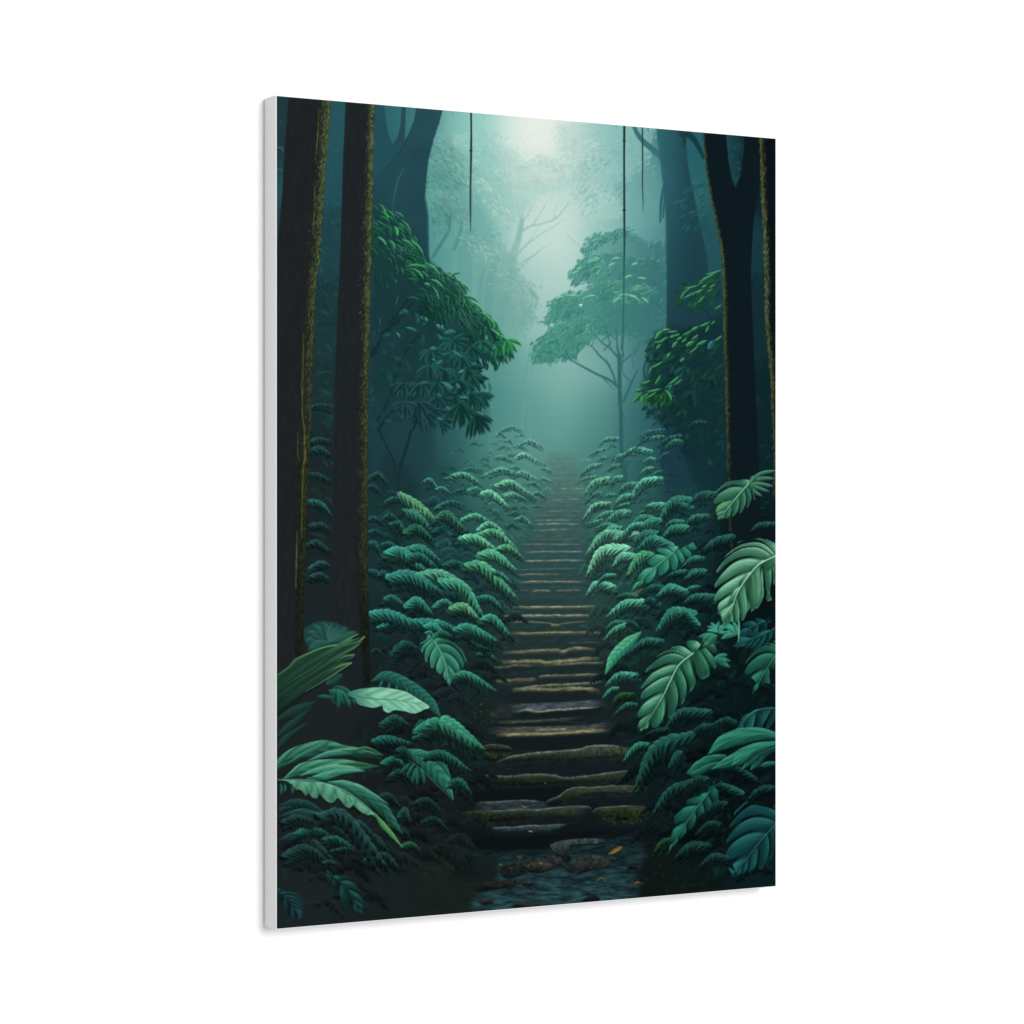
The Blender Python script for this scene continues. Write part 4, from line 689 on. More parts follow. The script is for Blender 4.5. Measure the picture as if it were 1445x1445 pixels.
many(t, [(120,430,170,420,240,475,36,(30,70,72)),(240,430,300,395,375,455,42,(30,80,76)),(110,545,180,530,230,575,40,(32,80,82)),(300,480,380,468,425,570,52,(35,86,74)),(110,640,170,638,210,720,52,(32,86,80)),(230,650,300,640,385,700,44,(32,86,92)),(120,870,180,880,230,930,50,(28,70,72)),(200,910,250,890,310,980,50,(30,74,72)),(120,80,200,50,280,130,50,(34,76,74)),(120,150,170,160,220,220,30,(30,66,72)),
         (1120,50,1250,10,1400,55,36,(72,142,122)),(940,10,1000,0,1090,25,24,(56,116,104)),(830,62,940,48,1075,138,40,(82,158,124)),(760,90,800,82,850,98,20,(54,116,104)),(590,110,640,95,705,168,32,(56,126,112)),(690,180,750,165,818,222,26,(66,142,122)),(860,195,950,180,1040,220,34,(36,90,86)),(960,190,1040,168,1085,205,34,(60,132,112)),(1200,150,1330,118,1450,205,48,(96,172,136)),(1280,240,1360,222,1445,262,30,(82,152,122)),(1090,212,1170,208,1297,325,50,(100,182,142)),(1380,432,1420,414,1470,445,26,(72,142,118)),(1285,492,1340,475,1392,512,28,(48,108,104)),(1340,380,1380,370,1420,400,20,(52,110,104)),
         (690,340,810,282,945,325,36,(46,112,102)),(920,432,1030,398,1170,468,40,(80,160,128)),(260,285,320,255,405,265,40,(38,96,86)),(400,225,545,310,695,445,80,(86,152,112)),(420,360,540,400,650,520,70,(52,126,104)),(690,432,790,385,945,535,66,(52,112,86)),(1050,522,1150,470,1285,565,44,(92,168,132)),(1055,565,1200,540,1375,685,60,(86,166,128)),(660,545,720,510,780,500,40,(28,76,86)),(430,545,530,500,655,605,72,(40,100,80)),(910,592,1040,588,1205,695,64,(88,172,132)),(1200,692,1310,668,1425,760,52,(74,144,108)),(1070,735,1190,722,1370,865,78,(78,160,124)),
         (740,832,850,798,965,850,56,(34,92,82)),(960,832,1110,840,1365,1095,96,(72,150,112)),(1180,880,1250,900,1330,980,36,(54,116,96)),(430,695,570,678,722,785,80,(46,116,102)),(270,722,400,700,595,865,90,(48,126,106)),(450,760,560,740,700,850,60,(42,112,98)),
         (1050,1105,1150,1100,1255,1200,52,(42,106,88)),(530,912,730,890,985,1025,84,(86,164,134)),(740,965,930,1010,1082,1255,104,(62,146,116)),(300,925,480,905,725,1045,108,(44,114,104)),(260,1112,330,1098,430,1180,60,(36,92,82)),(440,1172,530,1120,655,1235,90,(42,116,96)),(670,1182,760,1130,855,1185,64,(46,112,96)),(820,1192,930,1170,1055,1280,76,(86,150,110)),(1080,1292,1180,1270,1315,1415,66,(52,128,106)),(200,1352,290,1320,400,1332,44,(46,122,110)),(130,1242,300,1230,565,1345,84,(46,120,110)),(500,1300,700,1310,865,1365,80,(48,132,116)),(600,1350,680,1340,780,1430,66,(42,116,100)),(860,1372,980,1350,1210,1470,86,(48,128,106))])
for v in [(470,340,600,385),(800,930,900,950),(760,880,800,895)]: ribbon(t(*v), [.4,.8,.3], (150,190,130), .6)
t = tile(520,820,6.02)
many(t, [(740,800,850,790,1075,930,70,(52,130,102)),(930,620,1010,610,1100,685,40,(34,84,62)),(880,520,960,560,1050,580,40,(26,66,58)),(20,600,70,580,120,640,30,(26,52,44))])
t = tile(820,580,5.16)
many(t, [(430,215,500,150,600,130,24,(48,104,102)),(560,250,640,190,720,175,26,(38,88,84)),(610,270,670,215,730,215,30,(46,100,78)),(780,120,830,80,900,75,26,(24,64,62)),(430,742,510,682,605,678,50,(72,148,122)),(575,785,665,652,785,642,74,(46,112,98)),(450,700,480,690,520,690,20,(50,110,100)),(365,832,430,770,515,770,46,(56,130,108)),(395,885,485,802,565,790,62,(62,142,112)),(690,680,720,670,810,700,60,(36,96,88)),(750,832,815,772,915,758,48,(44,108,94)),(615,840,660,802,745,800,40,(44,108,94)),(600,912,665,846,775,842,58,(52,126,106)),(800,662,870,600,975,595,50,(38,92,84)),(100,852,180,820,245,832,36,(74,148,124)),(150,902,215,845,292,845,36,(74,148,124)),(40,1040,165,892,305,895,70,(92,168,136)),(230,935,330,882,405,892,56,(104,178,142)),(300,900,370,830,440,815,40,(70,144,120)),
         (385,955,455,890,550,880,60,(44,104,92)),(410,1012,510,922,655,972,60,(46,108,96)),(50,1182,150,1012,335,1000,92,(112,186,150)),(230,1130,290,1050,390,1050,56,(88,164,136)),(40,1340,110,1252,235,1275,60,(88,168,138)),(130,1230,180,1195,240,1190,30,(60,130,116)),(335,1192,425,1052,515,1045,70,(66,142,104)),(740,1132,805,1072,885,1065,40,(46,112,92)),(755,1215,815,1162,905,1160,48,(40,104,92)),(630,1200,690,1170,760,1160,36,(34,90,84)),(470,1300,530,1270,590,1275,44,(36,96,86)),(555,1345,645,1272,755,1312,54,(52,128,108)),(745,1312,800,1282,858,1275,32,(44,112,98)),(760,1395,850,1345,960,1380,50,(34,90,82)),(895,1005,985,932,1095,908,54,(34,86,78)),(240,1450,350,1380,475,1395,72,(76,156,126)),(260,1350,330,1330,400,1340,36,(42,110,96)),(1240,870,1300,825,1400,815,44,(30,74,70))], True)
ribbon(t(370,1330, 410,1318, 450,1290), [.6,2,.6], (128,104,48), .7); ribbon(t(345,1190, 365,1160), [.6,1.2,.4], (120,130,50), .8)
t = tile(840,780,5.558)
many(t, [(95,498,225,392,400,385,60,(76,158,128)),(380,380,430,360,500,400,50,(30,80,78)),(80,602,145,545,235,545,44,(48,112,96)),(68,684,145,600,245,560,46,(70,148,118)),(240,545,280,540,330,570,30,(28,74,70)),(485,342,585,268,705,295,54,(50,126,108)),(700,392,780,335,930,335,54,(36,94,86)),(700,210,780,150,870,140,46,(38,98,90)),(485,612,600,462,765,472,92,(46,122,102)),(640,480,720,470,810,555,60,(40,106,92)),(265,782,385,690,515,690,56,(38,94,84)),(80,1048,175,958,315,955,54,(60,136,120)),(55,1145,120,1072,175,1062,34,(56,126,104)),(150,1265,245,1190,315,1190,40,(34,88,78)),(130,1200,190,1120,290,1110,50,(30,66,38))], True)
# the broad plain leaf over the steps
ribbon(t(360,622, 250,720, 150,820, 78,955), [1,8.5,9,7,.3], leafsh((52,140,108), (96,182,140), (26,84,72), nv=9, vk=.16, rib=(120,190,140)), m=8)
# ---- split leaves on the right -------------------------------------------------------------------------------
t = tile(840,780,5.558)
def mon(t, rib, lobes, col, **k):
    monstera(t(*rib), [(f, *t(x, y)[0], w/t.k, b) for f, x, y, w, b in lobes], col, **k)
ribbon(t(850,980, 1000,1080, 1100,1150), [.8,1,1.2], (10,24,26)); ribbon(t(1000,900, 1040,1050, 1090,1250), [1.2,1.4,1.6], (10,22,24))
# dim leaves at the right rim
mon(t, (1330,540,1200,600,1120,730), [(.2,1270,510,26,.1),(.3,1160,560,28,.1),(.5,1130,640,24,.1),(.1,1370,550,24,0),(.3,1330,640,30,-.1),(.6,1240,690,30,-.1)], (22,66,62))
mon(t, (1440,580,1300,650,1110,720), [(.3,1200,610,34,.1),(.6,1120,690,26,.1),(.2,1420,660,40,-.1),(.5,1300,760,36,-.1)], (24,72,66))
mon(t, (1450,770,1380,860,1250,1080), [(.1,1400,690,40,.15),(.2,1250,760,40,.14),(.35,1180,860,34,.12),(.5,1175,940,30,.1),(.65,1260,1010,34,.05),(.9,1250,1090,26,0),(.5,1340,1020,36,-.05),(.3,1410,1050,40,-.05)], (34,94,72))
whorl(*t(960,625)[0], 7, 17, -2.9, -.2, 2.6, (58,132,112), 3); whorl(*t(1120,640)[0], 7, 24, -3.3, -1.9, 3, (48,120,98), 4); ribbon(t(1128,530, 1130,620, 1125,700), [1,1.6,.5], (96,160,130))
whorl(*t(960,650)[0], 6, 26, 2.3, 3.1, 3.6, (42,106,82), 6); whorl(*t(930,835)[0], 6, 24, -.5, .5, 3, (40,104,86), 7)
t = tile(850,980,5.78)
many(t, [(520,275,640,140,860,140,70,(30,78,74)),(700,340,820,260,960,260,60,(20,58,56)),(360,330,440,290,530,280,40,(22,64,60)),(170,545,275,420,370,408,56,(36,102,82)),(330,560,350,520,380,500,30,(34,84,60)),(280,745,430,440,700,340,130,(28,82,72)),(540,600,600,500,640,480,80,(22,62,60)),(410,985,560,775,800,705,70,(22,62,56)),(890,765,990,738,1140,800,56,(26,78,68)),(690,645,800,552,920,560,60,(26,82,66)),(940,600,1080,590,1240,680,60,(18,54,52)),(430,1290,480,1210,560,1180,50,(26,66,38)),(1190,860,1290,770,1420,760,60,(20,58,60))], True)
mon(t, (1450,110,1250,140,1060,330), [(.5,1150,180,30,.1),(.8,1040,350,22,.05),(.35,1280,290,26,-.1),(.55,1180,310,28,-.08),(.15,1360,280,28,-.1)], (28,84,74))
for v, wd, c in [((1450,560,1360,570,1280,588), 4, (26,84,74)), ((1450,430,1330,480,1260,560,1212,622), 6, (30,94,80)), ((1440,420,1300,470,1210,540,1142,616), 6, (34,100,84)), ((1000,505,900,530,800,580,695,645), 8, (26,84,70)), ((960,560,880,590,760,650,700,650), 5, (24,76,64)),
                 ((1460,345,1300,322,1130,345,980,400,865,490), 12, (40,118,96)), ((1430,395,1250,440,1060,540,890,612), 9, (38,112,92)), ((1420,400,1250,450,1130,530,1055,582), 8, (42,120,98))]:
    ribbon(t(*v)+A3((.5, 2)), [.5,wd*.6,wd,wd*.9,.5], (10,26,28), .6, soft=3, m=8)
    ribbon(t(*v), [wd*.3,wd*.7,wd,wd*.85,.3], leafsh(A3(c)*.9, (54,138,114), (14,50,47), nv=2.2, vk=.16), m=8)
    ribbon(t(*v), [.3,.5,.5,.2], A3(c)*1.35+8, .5, m=8)
for v in [(1440,372,1250,372,1050,420,880,488), (1440,358,1280,345,1120,370,960,430)]: ribbon(t(*v), [.3,1.0,.8,.2], (22,80,72), .6, soft=1.4, m=8)
mon(t, (880,790,720,1000,550,1270), [(.0,950,870,34,-.15),(.12,880,960,36,-.2),(.2,810,980,30,-.1),(.35,740,1085,34,-.1),(.05,700,860,30,.12),(.3,590,1000,40,.16),(.6,560,1170,40,.14),(.55,650,1170,44,-.08),(.98,545,1275,20,0)], (28,88,72), ribc=(80,130,110), sc=.8, depth=.28, pw=2)
mon(t, (1450,1020,1260,1240,1100,1450), [(.05,1180,870,34,.1),(.1,1080,960,40,.14),(.25,1050,1070,40,.14),(.4,1015,1200,42,.12),(.6,1010,1310,40,.1),(.85,1015,1400,36,.06),(.15,1420,1250,40,-.1),(.4,1380,1350,40,-.1),(.6,1300,1430,40,-.08),(.85,1200,1450,36,0),(.97,1090,1450,26,0)], (24,74,70), ribc=(70,120,110), sc=.7)
# M1: small one against the dark trunk
t = tile(820,580,5.16)
mon(t, (1225,525,1150,610,1020,770), [(0,1160,500,26,.2),(.1,1060,515,26,.24),(.25,985,580,26,.22),(.4,968,660,22,.18),(.55,985,735,22,.12)], (60,118,90), hi=(108,164,124), lo=(24,66,54), ribc=(150,196,160))
for x, y, bw, bo in [(1420,432,15,.12),(1412,490,15,.1),(1400,548,14,.06),(1372,585,13,.0),(1318,618,13,-.06)]:
    p, q = t(1215, 535)[0], t(x, y)[0]; d = q-p; ribbon([p, p+d*.5+np.array([d[1], -d[0]])*bo, q], [bw/5.16*f for f in LOB], leafsh((52,104,82), (96,152,120), (24,62,54), k=.9), m=6)
mon(t, (1225,525,1150,610,1020,770), [(.1,1270,640,24,-.2),(.25,1215,700,24,-.15),(.4,1165,740,22,-.1),(.6,1110,765,22,-.05),(.75,1025,785,24,.05),(.97,1060,780,18,0)], (56,114,84), hi=(100,158,118), lo=(22,62,48), ribc=(150,196,160))
ribbon(t(990,745, 1010,700, 1040,660), [1,3,2], (96,150,84), .5)
# M2: the big pale one
mon(t, (1440,1040,1330,1100,1230,1200,1160,1320,1060,1480), [(0,1340,930,30,.16),(.1,1150,950,34,.26),(.26,1050,1060,34,.26),(.36,990,1160,36,.24),(.46,975,1270,36,.2),(.58,972,1370,36,.16),(.72,1000,1450,40,.1),
     (.12,1430,1180,40,-.1),(.22,1410,1260,44,-.16),(.36,1370,1370,46,-.22),(.55,1280,1440,44,-.2)], (76,134,102), hi=(146,198,164), lo=(18,56,44), ribc=(196,226,200), sc=1.3)
t = tile(840,780,5.558)
mon(t, (1430,20,1290,90,1200,190,1120,310,1060,480), [(.62,960,470,40,.1),(.75,1000,520,40,.05),(.86,1060,545,40,.02),(.72,1160,530,44,-.1),(.55,1240,455,44,-.18),(.36,1390,370,46,-.2),(.97,1110,545,36,0)], (70,130,94), hi=(136,190,152), lo=(18,58,42), ribc=(196,226,200), sc=1.3)
# M3: the large one in the middle
mon(t, (770,790,660,880,590,1010,520,1150,400,1340), [(0,740,690,34,.12),(.05,590,750,34,.24),(.1,490,810,36,.24),(.18,400,915,36,.24),(.28,360,1060,40,.2),(.42,360,1120,40,.18),(.58,335,1270,44,.14),(.8,330,1380,46,.06)], (54,114,86), hi=(120,178,142), lo=(14,50,40), ribc=(160,206,174), sc=1.2)
mon(t, (770,790,660,880,590,1010,520,1150,400,1340), [(0,950,760,36,-.1),(-.0,960,700,30,-.05),(.06,950,900,44,-.22),(.14,890,970,40,-.24),(.22,760,1080,48,-.22),(.38,690,1180,52,-.2),(.58,600,1290,56,-.16),(.78,480,1370,46,-.05),(.99,370,1390,34,0)], (52,112,82), hi=(114,174,138), lo=(14,52,38), ribc=(160,206,174), sc=1.2)
ribbon(t(350,1380, 420,1280, 500,1180), [3,5,3], (40,98,56), .35, soft=4)
# M4
t = tile(820,580,5.16)
mon(t, (680,1025,560,1120,470,1200,385,1290), [(0,640,985,34,.15),(.1,560,1000,40,.2),(.3,510,1070,44,.18),(.6,420,1200,44,.12),(.9,375,1285,36,0),(0,845,995,34,.15),(.05,800,1060,30,-.15),(.12,745,1100,26,-.15),(.2,690,1150,28,-.15),(.3,600,1185,30,-.12),(.5,490,1250,36,-.1),(.75,420,1270,34,-.05)], (52,132,104), hi=(96,172,136), lo=(22,78,66), ribc=(92,160,130))
# ---- split leaf left of the path ------------------------------------------------------------------------------
t = tile(520,820,6.02)
many(t, [(200,610,300,530,430,580,90,(26,68,62)),(140,1240,240,1170,330,1230,80,(26,70,62)),(60,1370,170,1335,340,1385,70,(26,74,68)),(400,1230,460,1190,570,1230,40,(30,84,72)),(660,1380,760,1340,870,1440,90,(40,106,84)),(480,440,520,430,560,470,30,(50,120,100)),(550,470,620,430,700,470,60,(40,108,90))])
mon(t, (560,510,610,600,650,700,680,860), [(0,490,490,24,-.15),(.05,430,530,26,-.2),(.12,445,600,26,-.2),(.25,480,680,26,-.18),(.4,530,740,26,-.12),(.55,590,780,26,-.1),(.75,650,840,26,-.05)], (66,142,110), hi=(112,180,140), lo=(36,96,78), ribc=(140,196,160), sc=.9)
mon(t, (560,510,610,600,650,700,680,860), [(0,660,495,26,.15),(.02,740,540,28,.2),(.1,800,600,28,.2),(.2,830,680,28,.18),(.35,800,730,26,.15),(.5,760,770,26,.1),(.7,720,820,24,.05),(.97,680,870,20,0)], (44,112,88), hi=(82,150,118), lo=(20,70,62), ribc=(140,196,160), sc=.9)
many(t, [(400,1265,480,1225,570,1250,80,(42,114,92)),(560,1250,680,1190,970,1420,100,(50,132,102))])
# broad dark leaf behind the pale one, and the pale wavy leaf
t = tile(380,780,6.02)
ribbon(t(860,1090, 1000,1050, 1200,1150, 1350,1270, 1450,1400), [.5,7,9,9,8,1], leafsh((32,88,78), (48,112,100), (18,52,50), nv=14, vk=.2), m=8)
for x, L, a in [(960,80,1.9),(1020,90,1.7),(1080,80,1.5),(1150,80,1.4)]:
    p = t(x, 1080+(x-960)*.3)[0]; petal(p[0], p[1], L/6.02, a, 2.6, leafsh((30,84,74)), .2)
whorl(*t(560,1130)[0], 6, 28, .4, 1.9, 3.4, (28,76,68), 5); petal(*t(480,1120)[0], 26, -.55, 8, leafsh((30,76,68), nv=5)); petal(*t(500,1170)[0], 36, .55, 9, leafsh((32,84,72), nv=6))
for x, y, L, a in [(560,1180,140,1.4),(620,1200,130,1.1),(650,1190,130,.9),(400,1220,150,.1)]: petal(*t(x, y)[0], L/6.02, a, 3.2, leafsh((28,76,66)))
wav = t(660,1185, 760,1160, 940,1145, 1130,1180, 1230,1230, 1355,1308, 1310,1335, 1230,1368, 1150,1350, 1060,1338, 1010,1362, 965,1340, 950,1300, 880,1318, 800,1302, 750,1285, 720,1240, 665,1215)
poly(wav+A3((1, 2)), (14,28,28), .7, 4, 3)
def pale(sl):
    x, y = XX[sl], YY[sl]; rx = np.interp(x, [489,540,570,605], [978,984,989,998]); v = (y-rx)/12
    u = x-1.9*np.abs(y-rx)*np.sign(.2-v*.0+1)-489
    w = np.sin(u*.36+np.sin(u*.09)*1.5)
    c = mix((88,158,132), (150,212,180), np.clip(.5+w*.2+(x-520)/220-np.clip(v, 0, 1)*.1+.5*(NM[sl]-.5), 0, 1))
    c = mix(c, (62,128,110), np.clip((-w-.45)*.9, 0, 1)*(v < .1)*.6); c = mix(c, (74,148,124), np.clip((-w-.65)*1.6, 0, 1)*(v >= .1)*.45)
    return mix((48,110,94), c, np.clip((x-488)/34, 0, 1))
poly(wav, pale, 1, 1, 3)
ribbon(t(660,1200, 850,1240, 1100,1255, 1355,1308), [.8,.9,.5,.2], (58,122,102), .8); ribbon(t(940,1146, 1130,1180, 1230,1230, 1350,1304), [.3,.8,.7,.3], (176,224,196), .8)
ribbon(t(725,1248, 755,1286, 800,1302, 880,1317, 945,1302), [.3,.6,.3], (130,190,160), .6)

# ---- near trunks at the left and the hanging vines --------------------------------------------------------
def trunkfade(c, a, b):
    return lambda sl: A3(c)*(.93+.14*NV[sl])[..., None]+(B[sl]-A3(c)*(.93+.14*NV[sl])[..., None])*smooth(a, b, YY[sl])[..., None]
BK = trunkfade((31,35,37), 1100, 1200)  # near-black bark lifted: surface sheen at the left painted into the colour
LT1 = [(386,120),(406,120),(405,150),(400,203),(397,270),(393,311),(389,350),(380,400),(380,960),(424,960)]
E1 = [(465.8,130),(465,150),(461,203),(457,253),(453,311),(450.6,360),(446,390),(442,456),(439,539),(438,580),(437,610),(434,660),(431.5,726),(429,799),(428,830),(425.5,921),(424,960)]
poly(LT1+E1[::-1], BK, 1, 1.3)
mossband(E1, [17,17,15,14,15,14,14,15,16,17,18,14,13,12,10,8], 3, -1, [1.0,1.02,1.0,.98,.92,.92,.88,.8,.72,.7,.62,.56,.52,.46,.4,.34])
for P, w in [([(449,152),(447,190),(444,225)], [.6,.9,.4]), ([(443,262),(442,300),(440,330)], [.8,1,.5]), ([(427,470),(426,520),(425,575),(427,600)], [.7,1.2,.6]), ([(428,600),(429,640),(426,670),(424,760)], [.8,1.4,1,.6]), ([(419,610),(419,640),(421,650)], [.6,.9,.4]), ([(418,750),(417,790),(416,830)], [.6,1.2,.8])]:
    ribbon(P, w, lambda T, s, sl: mix((54,56,34), (116,112,66), NS[sl]), .8, m=8)
E2 = [(527.5,138),(526.5,190),(525.5,236),(524,300),(523,359),(521,440),(519.5,500),(519,539),(518,593),(518,660),(518,799),(519,846),(520,900),(521,966)]
poly([(486.5,138),(485,180),(483,220),(480.5,303),(479,359),(475,440),(470.5,556),(470,626),(466,776),(464,830),(463,871),(462,975)]+E2[::-1], trunkfade((31,36,39), 900, 975), 1, 1.5)
mossband(E2, [9,11,11,13,13,14,14,15,15,15,17,16,12,8], 4, -1, [1.02,1.02,1.0,.98,.98,.92,.84,.8,.78,.72,.6,.46,.34,.3])
def vine(P, w, c, c2=None, knots=()):
    ribbon(P, w, lambda T, s, sl: mix(mix(c, c2 if c2 is not None else c, T), (64,100,98), np.clip(np.abs(s)-.6, 0, 1)), .97, soft=.8, m=12)
    for x, y in knots: ribbon([(x-1.8, y), (x+1.8, y+.4)], [.7,1.1,.7], c)
vine([(664,150),(664.3,180),(664.2,211),(663.8,240),(663.4,270),(663.4,300),(663.4,326)], [1.3,1.2,1.5,1.3,1.25,1.1,.3], (24,36,42), (36,56,60), [(664,211)])
vine([(881,168),(880.8,220),(881,300),(881.2,340),(880.6,380),(880,440)], [1.6,1.4,1.5,1.4,1.1,.7], (22,32,38), (46,96,96), [(881,197),(880.6,295)])
ribbon([(880,430),(879.6,470),(878,520)], [.7,.8,.6], (44,96,98), .8); vine([(906.5,174),(907,220),(906.8,260),(907.5,280),(908,300)], [1.0,1,.9,.8,.2], (32,58,62), (44,76,78))
ribbon([(638,150),(638.4,161)], [.6,.3], (90,140,136)); ribbon([(681,156),(682,170)], [.6,.4], (110,172,164), .6); ribbon([(869,172),(870,180)], [1,.4], (100,160,155), .8); ribbon([(914,176),(915,184)], [.8,.4], (40,70,74), .9)

t = tile(850,980,5.78)
many(t, [(600,1330,720,1230,860,1230,70,(20,54,50)),(800,1400,900,1320,1010,1330,60,(20,50,50)),(760,1150,860,1060,960,1060,60,(18,50,48)),(830,980,920,900,1010,890,60,(18,50,48)),(640,780,760,690,860,690,60,(20,56,50)),(880,260,1000,200,1080,220,50,(20,58,54))], True)
filler([(392,1180),(470,1160),(560,1240),(540,1285),(392,1295)], 24, 34, 106, 1, .8, 1.25)
t = tile(380,980,5.558)
many(t, [(100,900,260,860,420,960,60,(26,54,52)),(700,1150,820,1120,930,1230,70,(24,52,48)),(560,1020,700,1010,830,1130,60,(24,54,52)),(900,1050,1000,1030,1090,1110,60,(24,50,46)),(120,1260,280,1200,440,1300,80,(26,54,52)),(760,1300,900,1260,1010,1370,70,(25,52,46)),(950,640,1040,600,1120,690,60,(24,54,50)),(820,820,930,790,1020,880,60,(24,50,48)),(1130,860,1240,830,1350,930,60,(24,52,48)),(1200,1000,1300,980,1400,1070,50,(24,48,42))])
for v, wd, c in [((60,960,250,930,480,1010,700,1170,920,1340), 6, (28,62,58)), ((350,960,520,1000,700,1130,830,1340), 5, (24,54,52)), ((60,1150,200,1120,360,1180,520,1330), 6, (26,56,54)), ((60,880,200,850,330,880,450,960), 5, (25,54,52))]:
    ribbon(t(*v), [.6,wd,wd*1.1,wd*.7,.3], leafsh(c, A3(c)*1.5+6, A3(c)*.6, nv=7, vk=.2), .9, m=8, soft=1.6)
# ---- big leaves, lower left -----------------------------------------------------------------------------------
t = tile(380,780,6.02)
fan = t(500,760)[0]
poly(t(290,640, 380,590, 460,580, 540,590, 600,612, 650,630, 660,650, 720,672, 745,695, 700,720, 560,790, 400,830, 310,780, 285,700), (30,68,64), .97, 1.2, 3)
for a, L in [(-2.95,34),(-2.6,36),(-2.2,34),(-1.75,30),(-1.3,28),(-.9,27),(-.55,34),(-.25,42),(2.9,32)]:
    petal(fan[0], fan[1], L, a, 6.5, leafsh((36,80,74), (54,104,94), (25,56,54), nv=0), -.25, .85, soft=1.5); ribbon([fan, fan+A3((math.cos(a-.06), math.sin(a-.06)))*L*.9], [.5,.3], (70,110,96), .5)
blade = t(40,1060, 160,970, 210,912, 280,875, 350,845, 410,815, 480,795, 570,785, 640,745, 700,722, 690,738, 740,725, 800,712, 795,735, 750,790, 690,832, 620,870, 700,852, 716,870, 700,895, 600,935, 690,928, 690,945, 600,995, 480,1075, 300,1180, 60,1370, 0,1400, 0,1080)
poly(blade+A3((1, 3)), (16,22,22), .6, 5, 2)
def bl(sl):
    x, y = XX[sl], YY[sl]; u = (x-390)*.84-(y-950)*.54; v = (x-390)*.54+(y-950)*.84
    st = np.sin(v*.52+np.sin(u*.035)*1.4); k = np.clip((x-388)/120, 0, 1)
    c = mix(mix((28,58,46), (30,54,46), v/40), (42,92,60), np.clip(st*.5+.2, 0, 1)*(.35+.65*k)); c = mix(c, (80,136,84), np.clip((u-62)/60, 0, 1)*np.clip(st+.2, 0, 1)*.6)
    return c*(np.interp(y, [925,975,1015], [1.05,.95,.62]))[..., None]
poly(blade, bl, 1, 1.1, 2)
E = (116,162,100)
for v, w in [((60,1040,160,970,210,912,280,875,400,822,490,796,570,784), [1,1.2,1,1]), ((570,784,640,745,745,692), [.8,1.1,.7]), ((640,790,750,755,800,714), [.5,.9,1.2]), ((560,925,640,880,714,868), [.4,1,.8]), ((480,1010,600,960,690,935), [.4,1.2,.8]), ((300,1180,480,1075,600,995,690,940), [.5,.9,.9,.6])]: ribbon(t(*v), w, lambda T, s, sl: mix((62,112,74), E, T), .85, m=8)
for v in [(200,1080,330,1010,480,900,640,800), (120,1240,300,1130,470,1020,600,930), (60,1180,220,1080,420,960,560,860), (300,1080,450,980,600,890)]: ribbon(t(*v), [.5,1.6,.4], (20,44,38), .6, soft=1.6, m=8); ribbon(t(*v)-A3((.6, 1.3)), [.3,.8,.2], (72,120,84), .4, m=8)
ribbon(t(700,735, 720,722, 740,705), [.3,1.6,.8], (18,28,26))
t = tile(380,980,5.558)
for v, w in [((60,200,240,120,360,60), 9), ((55,330,200,220,330,100), 7), ((60,420,150,330,300,220), 6)]: ribbon(t(*v), [w*.3,w,w*.7,.5], leafsh((26,56,48), nv=0), .8, soft=3)
many(t, [(200,1095,280,1065,340,1110,66,(30,84,76)),(290,1070,380,1065,470,1110,56,(30,84,72)),(420,1140,520,1130,660,1210,56,(30,86,76)),(820,360,930,340,1110,385,60,(30,86,78)),(880,540,980,500,1060,560,60,(32,92,78)),(1000,440,1060,430,1090,500,60,(26,66,62)),(1130,340,1250,310,1370,355,40,(32,82,70)),(1260,490,1340,480,1470,530,44,(36,98,84)),(880,230,980,180,1090,240,70,(28,76,66)),(1010,960,1060,910,1100,1000,70,(24,62,58)),(1040,1190,1110,1170,1180,1225,40,(32,80,62)),(100,1000,220,960,360,1010,60,(27,54,52)),(400,960,600,960,900,1340,90,(27,60,58)),(420,1320,470,1310,510,1335,30,(30,66,62)),(480,1230,600,1210,700,1240,30,(28,58,44))])
# upper folded leaf
ribbon(t(50,560, 200,470, 420,420, 560,440, 700,450, 885,480), [7,10,11,8,5,.4], leafsh((38,92,76), (74,142,114), (20,52,48), nv=5, vk=.3), m=8)
ribbon(t(300,520, 450,470, 600,450, 750,425), [.6,4,4.5,.5], leafsh((50,120,98), (104,172,140), (30,80,70)), m=8); ribbon(t(140,540, 260,470, 420,395, 455,368), [.5,3,4,.5], leafsh((46,108,90), (70,136,114), (26,66,60)), m=8)
ribbon(t(560,440, 660,440, 760,422, 885,478), [.5,2,2,.4], leafsh((48,98,62), (96,150,110), (24,58,42)), m=8); ribbon(t(640,490, 760,480, 890,510), [.5,3,.4], (26,58,48), .9)
# second
ribbon(t(100,670, 240,590, 380,570, 560,560, 700,565, 845,568), [1,8,10,9,6,.4], leafsh((44,110,90), (86,154,122), (24,64,58), nv=4, vk=.25), m=8)
ribbon(t(230,640, 360,600, 520,580, 640,590, 740,605), [.4,4,6,4,.4], leafsh((62,138,112), (110,178,146), (38,96,82)), m=8); ribbon(t(300,665, 440,640, 560,610, 740,602), [2,6,4,.4], leafsh((54,126,104), (104,176,142), (34,92,78), nv=3), m=8)
ribbon(t(540,550, 680,548, 850,565), [.5,3.2,.5], leafsh((40,88,54), (72,126,76), (22,54,40)), m=8); ribbon(t(110,672, 300,650, 470,690), [.6,1.2,.4], (22,58,54), .8)
